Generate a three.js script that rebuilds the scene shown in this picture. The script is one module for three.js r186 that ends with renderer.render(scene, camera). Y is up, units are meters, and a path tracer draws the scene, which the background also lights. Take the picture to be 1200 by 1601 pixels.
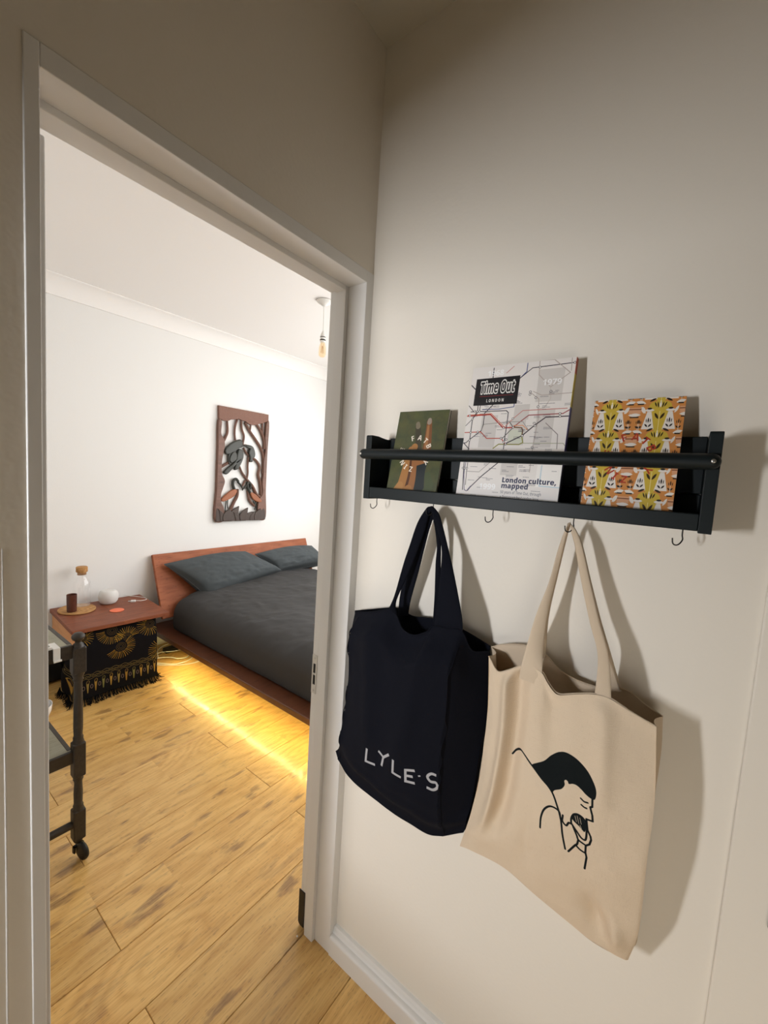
import * as THREE from 'three';
import { RoundedBoxGeometry } from 'three/addons/geometries/RoundedBoxGeometry.js';
import { mergeGeometries, mergeVertices } from 'three/addons/utils/BufferGeometryUtils.js';
import { RectAreaLightUniformsLib } from 'three/addons/lights/RectAreaLightUniformsLib.js';

// ---------------------------------------------------------------- camera, sky, lights, exposure
const scene = new THREE.Scene();
const camera = new THREE.PerspectiveCamera(102.36, 1200 / 1601, 0.02, 60);
{
  const r = new THREE.Vector3(0.5961, 0.0640, 0.8003), u = new THREE.Vector3(0.0310, 0.9944, -0.1010), f = new THREE.Vector3().crossVectors(u, r).normalize();
  r.crossVectors(f, u).normalize();
  camera.position.set(-0.8804, 1.4827, 0.7562);
  camera.quaternion.setFromRotationMatrix(new THREE.Matrix4().makeBasis(r, u, f.clone().negate()));
}
const renderer = new THREE.WebGLRenderer({ antialias: true });
renderer.toneMapping = THREE.LinearToneMapping;
renderer.toneMappingExposure = 1.0;
renderer.shadowMap.enabled = true;
renderer.shadowMap.type = THREE.PCFSoftShadowMap;
RectAreaLightUniformsLib.init();
scene.background = new THREE.Color(0.75, 0.87, 1.0);
function areaLight(name, color, intensity, w, h, pos, target) {
  const l = new THREE.RectAreaLight(color, intensity, w, h);
  l.name = name; l.position.set(...pos); l.lookAt(...target); l.castShadow = true; scene.add(l);
  return l;
}
// bedroom: added fill from an unseen front window, then daylight from the right-hand window
areaLight('bedroom_fill_light', new THREE.Color(1.0, 0.98, 0.945), 3.9, 1.5, 1.25, [1.75, 1.58, -0.17], [1.0, 1.0, -2.2]);
areaLight('bedroom_side_window_daylight', new THREE.Color(1.0, 0.98, 0.945), 6.0, 1.4, 1.25, [2.86, 1.6, -1.1], [0, 1.1, -1.1]);
// daylight from the left follows the bag shadows; its room and slit are added
areaLight('slit_key_light', new THREE.Color(0.975, 0.99, 1.03), 180, 0.62, 0.36, [-2.02, 1.33, -0.2], [0, 1.33, 0.35]);
areaLight('hall_fill_light', new THREE.Color(1.0, 0.87, 0.68), 2.1, 0.9, 0.9, [-1.25, 0.55, 1.25], [0, 0.65, 1.0]);  // added fill to lift the hall shadows, from an unseen opening

// ---------------------------------------------------------------- helpers
let seed = 7;
const rnd = () => { seed = (seed + 0x6d2b79f5) | 0; let t = Math.imul(seed ^ (seed >>> 15), 1 | seed); t = (t + Math.imul(t ^ (t >>> 7), 61 | t)) ^ t; return ((t ^ (t >>> 14)) >>> 0) / 4294967296; };
const V = (x, y, z) => new THREE.Vector3(x, y, z);
const clamp = (x, a = 0, b = 1) => Math.min(b, Math.max(a, x)), lerp = (a, b, t) => a + (b - a) * t;
const sstep = (a, b, x) => { const t = clamp((x - a) / (b - a)); return t * t * (3 - 2 * t); };
function hash(ix, iy, s) { let h = Math.imul(ix, 374761393) + Math.imul(iy, 668265263) + Math.imul(s, 974634777); h = Math.imul(h ^ (h >>> 13), 1274126177); return ((h ^ (h >>> 16)) >>> 0) / 4294967296; }
function noise(x, y, s = 0) {
  const ix = Math.floor(x), iy = Math.floor(y), fx = x - ix, fy = y - iy, u = fx * fx * (3 - 2 * fx), v = fy * fy * (3 - 2 * fy);
  return lerp(lerp(hash(ix, iy, s), hash(ix + 1, iy, s), u), lerp(hash(ix, iy + 1, s), hash(ix + 1, iy + 1, s), u), v);
}
const fbm = (x, y, s = 0, o = 4) => { let a = 0.5, r = 0, n = 0; for (let i = 0; i < o; i++) { r += a * noise(x, y, s + i * 17); n += a; x *= 2.03; y *= 2.03; a *= 0.5; } return r / n; };
const names = new Map();
function numbered(n) { const k = names.get(n) || 0; names.set(n, k + 1); return k ? n + '_' + String(k).padStart(3, '0') : n; }
function mesh(name, geo, mat, parent) {
  const g = Array.isArray(geo) ? mergeGeometries(geo.map((q) => { const c = q.index ? q.toNonIndexed() : q.clone(); for (const k of Object.keys(c.attributes)) if (!['position', 'normal', 'uv'].includes(k)) c.deleteAttribute(k); return c; })) : geo;
  const m = new THREE.Mesh(g, mat); m.name = parent ? name : numbered(name); m.castShadow = m.receiveShadow = true; (parent || scene).add(m);
  return m;
}
function tag(o, label, category, group) { o.userData.label = label; o.userData.category = category; if (group) o.userData.group = group; return o; }
function thing(name, label, category, pos = [0, 0, 0], group) { const o = new THREE.Group(); o.name = numbered(name); o.position.set(...pos); scene.add(o); return tag(o, label, category, group); }
function structure(o) { o.userData.kind = 'structure'; return o; }
function sgroup(name) { const o = new THREE.Group(); o.name = name; scene.add(o); return structure(o); }
const box = (x0, x1, y0, y1, z0, z1, r = 0) => { const w = x1 - x0, h = y1 - y0, d = z1 - z0; const g = r ? new RoundedBoxGeometry(w, h, d, 2, Math.min(r, w / 2.01, h / 2.01, d / 2.01)) : new THREE.BoxGeometry(w, h, d); g.translate((x0 + x1) / 2, (y0 + y1) / 2, (z0 + z1) / 2); return g; };
// uv in metres by the main direction of each face
function boxUV(g, s = 1) {
  const n = g.index ? g.toNonIndexed() : g, p = n.attributes.position, uv = new Float32Array(p.count * 2), a = V(), b = V(), c = V();
  for (let i = 0; i < p.count; i += 3) {
    a.fromBufferAttribute(p, i); b.fromBufferAttribute(p, i + 1); c.fromBufferAttribute(p, i + 2);
    const m = b.clone().sub(a).cross(c.clone().sub(a)), ax = Math.abs(m.x), ay = Math.abs(m.y), az = Math.abs(m.z);
    [a, b, c].forEach((q, k) => { const [s1, t1] = ay >= ax && ay >= az ? [q.x, q.z] : ax >= az ? [q.z, q.y] : [q.x, q.y]; uv[(i + k) * 2] = s1 * s; uv[(i + k) * 2 + 1] = t1 * s; });
  }
  n.setAttribute('uv', new THREE.BufferAttribute(uv, 2));
  return n;
}
function tube(pts, r, seg = 48, rad = 8, closed = false, tension = 0.5) { return new THREE.TubeGeometry(new THREE.CatmullRomCurve3(pts, closed, 'catmullrom', tension), seg, r, rad, closed); }
const lathe = (pts, seg = 32) => new THREE.LatheGeometry(pts.map(([r, y]) => new THREE.Vector2(r, y)), seg);
function dataTex(w, h, fn, srgb = true, repeat = true) {
  const d = new Uint8Array(w * h * 4);
  for (let y = 0; y < h; y++) for (let x = 0; x < w; x++) { const c = fn(x / w, y / h, x, y), o = (y * w + x) * 4; for (let k = 0; k < 3; k++) d[o + k] = clamp(c.length ? c[k] : c) * 255; d[o + 3] = 255; }
  const t = new THREE.DataTexture(d, w, h); t.magFilter = THREE.LinearFilter; t.minFilter = THREE.LinearMipmapLinearFilter; t.generateMipmaps = true;
  if (repeat) t.wrapS = t.wrapT = THREE.RepeatWrapping; if (srgb) t.colorSpace = THREE.SRGBColorSpace; t.needsUpdate = true;
  return t;
}
function canvasTex(w, h, draw) { const c = document.createElement('canvas'); c.width = w; c.height = h; const g = c.getContext('2d'); draw(g, w, h); const t = new THREE.CanvasTexture(c); t.colorSpace = THREE.SRGBColorSpace; t.anisotropy = 8; return t; }
const std = (o) => new THREE.MeshStandardMaterial(o), phys = (o) => new THREE.MeshPhysicalMaterial(o);
const hex = (h) => { const c = new THREE.Color(h); return [c.r, c.g, c.b].map((v) => (v <= 0.0031308 ? v * 12.92 : 1.055 * Math.pow(v, 1 / 2.4) - 0.055)); };
const mix3 = (a, b, t) => [lerp(a[0], b[0], t), lerp(a[1], b[1], t), lerp(a[2], b[2], t)];

// ---------------------------------------------------------------- materials
const plasterBump = dataTex(512, 512, (u, v, x, y) => 0.5 + 0.35 * (fbm(x / 26, y / 26, 3, 4) - 0.5) + 0.25 * (noise(x / 3, y / 3, 9) - 0.5), false);
const wallMat = std({ color: new THREE.Color(0.80, 0.745, 0.655), roughness: 0.62, bumpMap: plasterBump, bumpScale: 0.0006 });
const bedWallMat = std({ color: new THREE.Color(0.86, 0.85, 0.83), roughness: 0.8, bumpMap: plasterBump, bumpScale: 0.0004 });
const oliveMat = std({ color: new THREE.Color(0.12, 0.11, 0.075), roughness: 0.8 });  // dark tone picked for unseen walls to cut bounced light
const hallCeilShadeMat = std({ color: new THREE.Color(0.6, 0.57, 0.49), roughness: 0.85 });  // dimness of the hall ceiling put into its colour
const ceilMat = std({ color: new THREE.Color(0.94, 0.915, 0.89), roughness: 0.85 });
const glossMat = phys({ color: new THREE.Color(0.80, 0.785, 0.76), roughness: 0.42, clearcoat: 0.25, clearcoatRoughness: 0.35, bumpMap: plasterBump, bumpScale: 0.0004 });
const blackPaint = phys({ specularIntensity: 0.45, color: new THREE.Color(0.006, 0.010, 0.011), roughness: 0.5, clearcoat: 0.06, clearcoatRoughness: 0.4 });
const steel = std({ color: 0xc8c6c0, metalness: 1, roughness: 0.3 });
const darkMetal = std({ color: 0x2a2724, metalness: 0.7, roughness: 0.45 });
const whitePlastic = std({ color: 0xe9e7e2, roughness: 0.4 });
const blackPlastic = std({ color: 0x0b0b0c, roughness: 0.5 });
const glassMat = phys({ color: 0xffffff, roughness: 0.02, transmission: 1, thickness: 0, ior: 1.45 });
function woodTex(w, h, A, B, D, opt) {
  const { s, streak = 1, ring = 9, knots = [], grey = 0, arch = null } = opt;
  return dataTex(w, h, (u, v) => {
    const L = u * w / h; let X = L * 4, Y = v * 4, warp = 0, kn = 0;
    for (const [kx, ky, kr] of knots) { const dx = (L - kx) * 0.8, dy = (v - ky) * 2.6, d = Math.sqrt(dx * dx + dy * dy) / kr; warp += Math.exp(-d * d * 0.5) * 0.9 * Math.sign(dy || 1) * (1 - Math.exp(-Math.abs(dy) * 4)); kn = Math.max(kn, Math.exp(-Math.pow(d * 2.2, 2))); }
    let ph = Y * 0.5 + fbm(X * 0.16, Y * 0.35, s, 3) * 2.2 + warp;
    if (arch) { const t = (L - arch[0]) * 1.5, q = (v - arch[1]) * 3.2; ph = lerp(ph, Math.sqrt(Math.max(0, t * t * 0.25 + q * q * 1.1)) + 0.25 * fbm(X * 0.5, Y, s + 5, 3), Math.exp(-t * t * 0.5)); }
    const g = Math.pow(0.5 + 0.5 * Math.sin(ph * ring), 1.6);
    const fine = fbm(X * 0.7, Y * 22, s + 40, 4), pore = noise(X * 3.5, Y * 70, s + 70), cloud = fbm(X * 0.5, Y * 0.8, s + 90, 3);
    let c = mix3(A, B, clamp(0.12 + 0.30 * g * streak + 0.85 * (fine - 0.42) + 0.55 * (cloud - 0.5)));
    c = mix3(c, D, clamp(0.35 * sstep(0.72, 0.95, pore) * sstep(0.35, 0.6, fine) + 0.75 * kn + grey * sstep(0.60, 0.80, fbm(X * 0.45, Y * 1.3, s + 120, 4)) * (0.4 + fine)));
    return c;
  });
}
const oakA = hex('#ebc178'), oakB = hex('#c7934b'), oakD = hex('#705032');
const oakTex = [
  { s: 11, knots: [[1.1, 0.35, 0.10], [4.6, 0.7, 0.07]], grey: 0.5 }, { s: 23, knots: [[3.2, 0.5, 0.12]], grey: 0.3, arch: [1.6, 0.5], ring: 13 },
  { s: 37, knots: [[2.0, 0.8, 0.08], [5.4, 0.3, 0.09]], grey: 0.6 }, { s: 51, knots: [[1.0, 0.6, 0.05]], grey: 0.2, ring: 12, arch: [4.2, 0.45] }, { s: 67, knots: [], grey: 0.5 },
].map((o) => woodTex(1024, 144, oakA, oakB, oakD, o));
const oakMats = oakTex.map((t, i) => phys({ map: t, color: new THREE.Color().setScalar([1, 0.96, 0.93, 1.03, 0.9][i]), roughness: 0.42, clearcoat: 0.4, clearcoatRoughness: 0.18 }));
const teakTex = woodTex(1024, 256, hex('#a8623f'), hex('#804328'), hex('#4f2816'), { s: 83, streak: 0.7, ring: 14 });
const teakMat = phys({ map: teakTex, roughness: 0.55, specularIntensity: 0.6 });
const tableMat = std({ map: teakTex, color: new THREE.Color(0.66, 0.62, 0.62), roughness: 0.55 });
const platformMat = phys({ map: woodTex(1024, 256, hex('#6c4029'), hex('#4d2b1b'), hex('#2c170d'), { s: 93, streak: 0.7, ring: 14 }), roughness: 0.38, clearcoat: 0.2, clearcoatRoughness: 0.3 });
const paleWood = std({ map: woodTex(512, 256, hex('#e0a878'), hex('#cf9262'), hex('#a86b42'), { s: 103, ring: 10 }), roughness: 0.55 });
const oldOak = std({ map: woodTex(512, 128, hex('#3a3228'), hex('#251e17'), hex('#100c08'), { s: 113, ring: 10 }), roughness: 0.5 });
const trayMat = std({ map: woodTex(512, 256, hex('#a29e88'), hex('#86826e'), hex('#55513f'), { s: 123, ring: 8 }), roughness: 0.45 });
const corkMat = std({ map: dataTex(256, 256, (u, v, x, y) => mix3(hex('#c99a62'), hex('#9a6a3a'), clamp(0.35 + 1.5 * (fbm(x / 7, y / 7, 5, 3) - 0.5)))), roughness: 0.8 });
const weave = dataTex(256, 256, (u, v, x, y) => 0.5 + 0.22 * Math.sin(x * Math.PI / 2) * Math.sin(y * Math.PI / 2) + 0.35 * (noise(x / 5, y / 60, 4) - 0.5) + 0.35 * (noise(x / 60, y / 5, 8) - 0.5), false);
function cloth(o, rep = 14, bump = 0.0004) { const t = weave.clone(); t.repeat.set(rep, rep); t.needsUpdate = true; return phys({ roughness: 0.92, specularIntensity: 0.3, bumpMap: t, bumpScale: bump, side: THREE.DoubleSide, ...o }); }

// ---------------------------------------------------------------- the setting
const CEIL = 2.6, WX = 0.029;                                   // wall_right plane of the hall
const HEAD = 2.0;
{
  // floor: planks 194.5 mm wide along x, joints as in the photograph
  const floor = sgroup('floor');
  mesh('subfloor', box(-2.2, 3.0, -0.09, -0.012, -2.75, 3.2), std({ color: 0x2a1a0c, roughness: 0.9 }), floor);
  const W = 0.1945, L = 1.42, gap = 0.0011;
  const known = { '0': -0.408, '1': 0.30, '2': -0.393, '3': 0.315, '4': -0.365, '5': 0.343, '6': -0.337, '7': 0.38 };
  function plank(x0, x1, z0, z1, k) {
    const b = 0.0016, y0 = -0.012, g = new THREE.BufferGeometry();
    const P = [[x0, y0, z0], [x1, y0, z0], [x1, y0, z1], [x0, y0, z1], [x0, -b, z0], [x1, -b, z0], [x1, -b, z1], [x0, -b, z1], [x0 + b, 0, z0 + b], [x1 - b, 0, z0 + b], [x1 - b, 0, z1 - b], [x0 + b, 0, z1 - b]];
    const I = [8, 11, 10, 8, 10, 9];
    for (let i = 0; i < 4; i++) { const j = (i + 1) % 4; I.push(4 + i, 8 + i, 8 + j, 4 + i, 8 + j, 4 + j, i, 4 + i, 4 + j, i, 4 + j, j); }
    const ou = hash(k, 3, 1) * 0.6, fl = hash(k, 7, 1) > 0.5 ? -1 : 1, fu = hash(k, 9, 1) > 0.5 ? -1 : 1, pos = [], uv = [];
    for (const i of I) { pos.push(...P[i]); uv.push(fu * (P[i][0] - x0) / 1.42 + ou, fl * (P[i][2] - z0) / W); }
    g.setAttribute('position', new THREE.Float32BufferAttribute(pos, 3)); g.setAttribute('uv', new THREE.Float32BufferAttribute(uv, 2)); g.computeVertexNormals();
    mesh('plank', g, oakMats[k % 5 + (z1 > 0.2 || (k & 1 && z0 > -0.12) ? 0 : 0)], floor);
  }
  let k = 0;
  for (let row = -16; row < 13; row++) {
    const z1 = -0.1 - W * row, z0 = z1 - W;
    const j = known[row] ?? ((row & 1) ? 0.29 + 0.0275 * (row - 1) / 2 * 1.6 : -0.41 + 0.012 * row);
    const xa = row < 4 ? (row < -1 ? -1.26 : -2.1) : -0.78, xb = row < 0 ? 0.06 : 2.95;
    const za = Math.max(z0, -2.62), zb = Math.min(z1, 3.12);
    if (zb - za < 0.02) continue;
    for (let n = -3; n < 4; n++) {
      const p0 = Math.max(xa, j + n * L), p1 = Math.min(xb, j + (n + 1) * L);
      if (p1 - p0 > 0.03) plank(p0 + gap / 2, p1 - gap / 2, za + gap / 2, zb - gap / 2, [2, 0, 3, 1, 4, 0, 2, 3, 1, 4, 3][(k * 7 + row + 20) % 11] + 5 * ((k * 3) % 40)), k++;
    }
  }
}
{
  const m = (name, g, mat) => structure(mesh(name, boxUV(g, 1.2), mat));
  // wall between hall and bedroom (two skins: warm white in the hall, white in the bedroom)
  m('wall_back', box(-0.96, -0.712, 0, CEIL, -0.066, 0), wallMat);
  m('wall_back_bedroom', box(-0.86, -0.712, 0, CEIL, -0.13, -0.066), bedWallMat);
  m('wall_above_door', box(-0.712, WX, HEAD + 0.03, CEIL, -0.066, 0), wallMat);
  m('wall_above_door_bedroom', box(-0.712, WX, HEAD + 0.03, CEIL, -0.13, -0.066), bedWallMat);
  m('wall_beside_door_bedroom', box(WX, 0.95, 0, CEIL, -0.13, -0.0005), bedWallMat);
  m('wall_beside_added_window', box(2.55, 3.0, 0, CEIL, -0.13, -0.0005), bedWallMat);  // this and the next two surround the added fill window
  m('wall_below_added_window', box(0.95, 2.55, 0, 0.9, -0.13, -0.0005), bedWallMat);
  m('wall_above_added_window', box(0.95, 2.55, 2.25, CEIL, -0.13, -0.0005), bedWallMat);
  m('wall_right', box(WX, 0.17, 0, CEIL, 0, 0.872), wallMat);
  m('wall_right_end', box(WX, 0.17, 0, CEIL, 0.872, 3.2), wallMat);
  m('wall_front', box(-1.36, WX, 0, CEIL, 3.1, 3.2), oliveMat);
  // hall's left wall, unseen; narrow slit near the door added to shape light
  m('wall_left', box(-1.36, -1.26, 0, CEIL, 1.7, 3.1), oliveMat);
  m('wall_left_pier', box(-1.29, -1.26, 0, CEIL, 0.085, 0.8), oliveMat);
  m('wall_left_above_fill', box(-1.36, -1.26, 1.05, CEIL, 0.8, 1.7), oliveMat);  // opening below it is added to hold the hall fill
  m('wall_left_beside', box(-1.29, -1.26, 0, CEIL, -0.8, -0.005), oliveMat);
  m('wall_left_above', box(-1.29, -1.26, 1.66, CEIL, -0.005, 0.085), oliveMat);
  m('wall_left_below', box(-1.29, -1.26, 0, 0.84, -0.005, 0.085), oliveMat);
  m('wall_left_return', box(-1.26, -0.86, 0, CEIL, -0.4, -0.3), wallMat);
  // added side room: an unseen light box behind the slit
  m('added_room_end', box(-2.2, -1.26, 0, CEIL, -0.9, -0.8), oliveMat);
  m('added_room_pier', box(-2.2, -1.29, 0, CEIL, 0.25, 0.35), oliveMat);
  m('added_room_below', box(-2.2, -2.1, 0, 1.13, -0.8, 0.25), oliveMat);
  m('added_room_above', box(-2.2, -2.1, 1.53, CEIL, -0.8, 0.25), oliveMat);
  m('added_room_beside', box(-2.2, -2.1, 1.13, 1.53, -0.8, -0.53), oliveMat);
  m('added_room_beside_001', box(-2.2, -2.1, 1.13, 1.53, 0.13, 0.25), oliveMat);
  m('added_room_ceiling', box(-2.2, -1.26, CEIL, CEIL + 0.1, -0.9, 0.35), oliveMat);
  m('ceiling', box(-1.36, 0.17, CEIL, CEIL + 0.1, -0.0005, 3.2), hallCeilShadeMat);
  m('ceiling_alcove', box(-1.36, -0.86, CEIL, CEIL + 0.1, -0.4, -0.0005), wallMat);
  // bedroom shell
  m('wall_headboard', box(-0.86, 3.0, 0, CEIL, -2.75, -2.6), bedWallMat);
  m('wall_bedroom_left', box(-0.86, -0.75, 0, CEIL, -2.6, -0.13), bedWallMat);
  m('wall_bedroom_right', box(2.9, 3.0, 0, 0.95, -2.6, -0.13), bedWallMat);
  m('wall_bedroom_right_above', box(2.9, 3.0, 2.25, CEIL, -2.6, -0.13), bedWallMat);
  m('wall_bedroom_right_pier', box(2.9, 3.0, 0.95, 2.25, -2.6, -1.92), bedWallMat);
  m('wall_bedroom_right_pier_001', box(2.9, 3.0, 0.95, 2.25, -0.48, -0.13), bedWallMat);
  m('ceiling_bedroom', box(-0.86, 3.0, CEIL, CEIL + 0.1, -2.75, -0.0005), ceilMat);
  // coving along the headboard wall
  const s = new THREE.Shape(); const zc = -2.6, yc = CEIL; s.moveTo(0, 0); s.lineTo(0.112, 0); s.lineTo(0.112, -0.006); s.quadraticCurveTo(0.035, -0.02, 0.012, -0.096); s.lineTo(0.012, -0.104); s.lineTo(0, -0.104); s.lineTo(0, 0);
  const cg = new THREE.ExtrudeGeometry(s, { depth: 3.65, bevelEnabled: false, curveSegments: 16 }); cg.rotateY(Math.PI / 2).scale(1, 1, -1);
  { const p = cg.index; cg.translate(-0.75, yc, zc); const nn = cg.attributes.position; for (let i = 0; i < nn.count; i += 3) { const a = [nn.getX(i + 1), nn.getY(i + 1), nn.getZ(i + 1)]; nn.setXYZ(i + 1, nn.getX(i + 2), nn.getY(i + 2), nn.getZ(i + 2)); nn.setXYZ(i + 2, ...a); } cg.computeVertexNormals(); }
  structure(mesh('trim_2', cg, ceilMat));
  // skirting board in the hall
  const k = new THREE.Shape(); k.moveTo(0, 0); k.lineTo(0.031, 0); k.lineTo(0.031, 0.052); k.quadraticCurveTo(0.031, 0.061, 0.022, 0.062); k.lineTo(0.016, 0.062); k.quadraticCurveTo(0.013, 0.066, 0.012, 0.073); k.lineTo(0.009, 0.079); k.lineTo(0, 0.08); k.lineTo(0, 0);
  const kg = new THREE.ExtrudeGeometry(k, { depth: 0.868, bevelEnabled: false, curveSegments: 8 }); kg.scale(-1, 1, 1);
  { const nn = kg.attributes.position; for (let i = 0; i < nn.count; i += 3) { const a = [nn.getX(i + 1), nn.getY(i + 1), nn.getZ(i + 1)]; nn.setXYZ(i + 1, nn.getX(i + 2), nn.getY(i + 2), nn.getZ(i + 2)); nn.setXYZ(i + 2, ...a); } kg.computeVertexNormals(); }
  kg.translate(WX, 0, 0.003);
  structure(mesh('baseboard_right', boxUV(kg, 1.2), glossMat));
  // architrave of the next doorway at the right edge
  const t3 = sgroup('trim_3');
  mesh('architrave', boxUV(box(0.0225, WX + 0.002, 0, 2.1, 0.872, 0.965, 0.003), 1.2), wallMat, t3);
  mesh('hinge', box(0.0145, 0.023, 0.782, 0.845, 0.930, 0.962, 0.003), darkMetal, t3).userData.label = 'dark metal plate';
}
// door lining: jambs, head, stops, strike plate
{
  const d = sgroup('trim_1');
  mesh('jamb', boxUV(box(0, WX + 0.004, 0, HEAD + 0.031, -0.131, 0.0025, 0.002)), glossMat, d);
  mesh('jamb', boxUV(box(-0.712, -0.694, 0, HEAD + 0.031, -0.131, 0.0025, 0.002)), glossMat, d);
  mesh('head', boxUV(box(-0.694, 0, HEAD, HEAD + 0.031, -0.131, 0.0022, 0.0015)), glossMat, d);
  mesh('door_stop', boxUV(box(-0.0125, 0.0005, 0, HEAD, -0.097, -0.061, 0.0018)), glossMat, d);
  mesh('door_stop', boxUV(box(-0.6945, -0.682, 0, HEAD, -0.097, -0.061, 0.0018)), glossMat, d);
  mesh('head_stop', boxUV(box(-0.682, -0.0125, HEAD - 0.0125, HEAD + 0.0005, -0.097, -0.061, 0.0018)), glossMat, d);
  const caulk = mesh('caulk_line', tube([V(-0.741, 0, 0), V(-0.742, 0.5, 0), V(-0.74, 0.9, -0.0002), V(-0.739, 1.35, -0.001)], 0.0014, 40, 6), glossMat, d);
  // strike plate with two openings
  const s = new THREE.Shape(); s.moveTo(-0.0095, -0.061); s.lineTo(0.0095, -0.061); s.lineTo(0.0095, 0.061); s.lineTo(-0.0095, 0.061); s.closePath();
  for (const [a, b] of [[0.003, 0.034], [-0.034, -0.002]]) { const h = new THREE.Path(); h.moveTo(-0.0055, a); h.lineTo(0.0055, a); h.lineTo(0.0055, b); h.lineTo(-0.0055, b); h.closePath(); s.holes.push(h); }
  const g = new THREE.ExtrudeGeometry(s, { depth: 0.0015, bevelEnabled: true, bevelSize: 0.0004, bevelThickness: 0.0004, bevelSegments: 1 }); g.rotateY(-Math.PI / 2); g.translate(-0.0006, 0.862, -0.1195);
  const sp = mesh('strike_plate', g, std({ color: 0xd6d3cc, roughness: 0.45, metalness: 0.2 }), d);
  for (const [a, b] of [[0.865, 0.896], [0.828, 0.86]]) mesh('latch_hole', box(-0.0009, 0.001, a, b, -0.125, -0.114), blackPlastic, sp);
  for (const y of [0.914, 0.811]) { const c = new THREE.SphereGeometry(0.0042, 16, 8).scale(0.4, 1, 1); c.translate(-0.0024, y, -0.1195); mesh('screw', c, steel, sp); }
  // black plate low on the jamb with a rounded lower corner
  const p = new THREE.Shape(); p.moveTo(-0.0115, 0.126); p.lineTo(0.0135, 0.126); p.lineTo(0.0135, 0.004); p.lineTo(0.0, 0.004); p.quadraticCurveTo(-0.0115, 0.006, -0.0115, 0.02); p.closePath();
  const pg = new THREE.ExtrudeGeometry(p, { depth: 0.002, bevelEnabled: true, bevelSize: 0.0005, bevelThickness: 0.0005, bevelSegments: 1 }); pg.rotateY(-Math.PI / 2); pg.scale(1, 1, 1); pg.translate(-0.0002, 0, -0.1245);
  mesh('kick_plate', pg, blackPlastic, d).userData.label = 'small black plate near the floor';
}
// bedroom door, swung fully open into the room
{
  const d = sgroup('door_1');
  mesh('door_leaf', boxUV(box(-0.692, -0.652, 0.006, 1.999, -0.86, -0.142, 0.003)), glossMat, d);
  for (const x of [-0.640, -0.704]) { const s = x > -0.67 ? 1 : -1; mesh('door_handle', [tube([V(x - 0.012 * s, 1.0, -0.80), V(x + 0.03 * s, 1.0, -0.80), V(x + 0.036 * s, 1.0, -0.79), V(x + 0.036 * s, 1.0, -0.69)], 0.008, 30, 10, false, 0.2)], steel, d); }
}
// windows
{
  function win(name, x0, x1, y0, y1, z0, z1) {
    const w = sgroup(name), t = Math.min(0.05, 0.25 * Math.max(x1 - x0, z1 - z0)), alongX = x1 - x0 > z1 - z0;
    const bar = (a0, a1, c0, c1) => (alongX ? box(a0, a1, c0, c1, z0, z1) : box(x0, x1, c0, c1, a0, a1)), A = alongX ? [x0, x1] : [z0, z1];
    for (const g of [bar(A[0], A[1], y0, y0 + t), bar(A[0], A[1], y1 - t, y1), bar(A[0], A[0] + t, y0 + t, y1 - t), bar(A[1] - t, A[1], y0 + t, y1 - t)]) mesh('window_frame', g, glossMat, w);
    const zm = (z0 + z1) / 2, xm = (x0 + x1) / 2;
    mesh('pane', alongX ? box(x0 + t, x1 - t, y0 + t, y1 - t, zm - 0.002, zm + 0.002) : box(xm - 0.002, xm + 0.002, y0 + t, y1 - t, z0 + t, z1 - t), glassMat, w);
  }
  win('added_window_1', 0.95, 2.55, 0.9, 2.25, -0.10, -0.05);  // unseen window added for the bedroom fill
  win('added_window_2', -2.17, -2.11, 1.13, 1.53, -0.53, 0.13);  // added with the light box behind the slit
  win('window_3', 2.92, 2.97, 0.95, 2.25, -1.92, -0.48);
}
// ---------------------------------------------------------------- hall: rack, hooks, books, bags
{
  const r = thing('wall_rack', 'black painted wooden wall rack with a round front rail and hooks below', 'rack', [WX, 1.425, 0.437]);
  const X = -WX, Y = -1.425, Z = -0.437, B = (x0, x1, y0, y1, z0, z1, q = 0.002) => box(x0, x1, y0, y1, z0, z1, q).translate(X, Y, Z);
  for (const z of [0.087, 0.771]) {                               // side panels: wavy top edge that drops towards the wall
    const s = new THREE.Shape(); s.moveTo(-0.065, 1.426); s.lineTo(0.0285, 1.426); s.lineTo(0.0285, 1.582); s.bezierCurveTo(0.005, 1.576, -0.02, 1.5815, -0.038, 1.5835); s.lineTo(-0.062, 1.5835); s.quadraticCurveTo(-0.065, 1.5835, -0.065, 1.580); s.closePath();
    const g = new THREE.ExtrudeGeometry(s, { depth: 0.0155, bevelEnabled: true, bevelSize: 0.001, bevelThickness: 0.001, bevelSegments: 2, curveSegments: 10 }); g.translate(X, Y, Z + z + 0.001);
    mesh('side_panel', g, blackPaint, r);
  }
  mesh('back_board', B(0.012, 0.0285, 1.487, 1.585, 0.1045, 0.771), blackPaint, r);
  mesh('back_board', B(0.022, 0.0285, 1.437, 1.486, 0.1045, 0.771), blackPaint, r);
  mesh('shelf', B(-0.06, 0.0285, 1.429, 1.437, 0.1045, 0.771, 0.001), blackPaint, r);
  mesh('front_lip', B(-0.065, -0.053, 1.428, 1.4555, 0.1045, 0.771), blackPaint, r);
  { const g = new THREE.CapsuleGeometry(0.0125, 0.684, 8, 24); g.rotateX(Math.PI / 2); g.translate(-0.077 + X, 1.537 + Y, 0.4345 + Z); const rail = mesh('rail', g, blackPaint, r);
    for (const z of [0.0895, 0.779]) { const c = lathe([[0, 0.0022], [0.002, 0.0022], [0.0032, 0.0016], [0.0034, 0], [0, 0]], 20); c.rotateZ(Math.PI / 2); c.translate(-0.0878 + X, 1.537 + Y, z + Z); mesh('screw', c, steel, rail); } }
}
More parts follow.
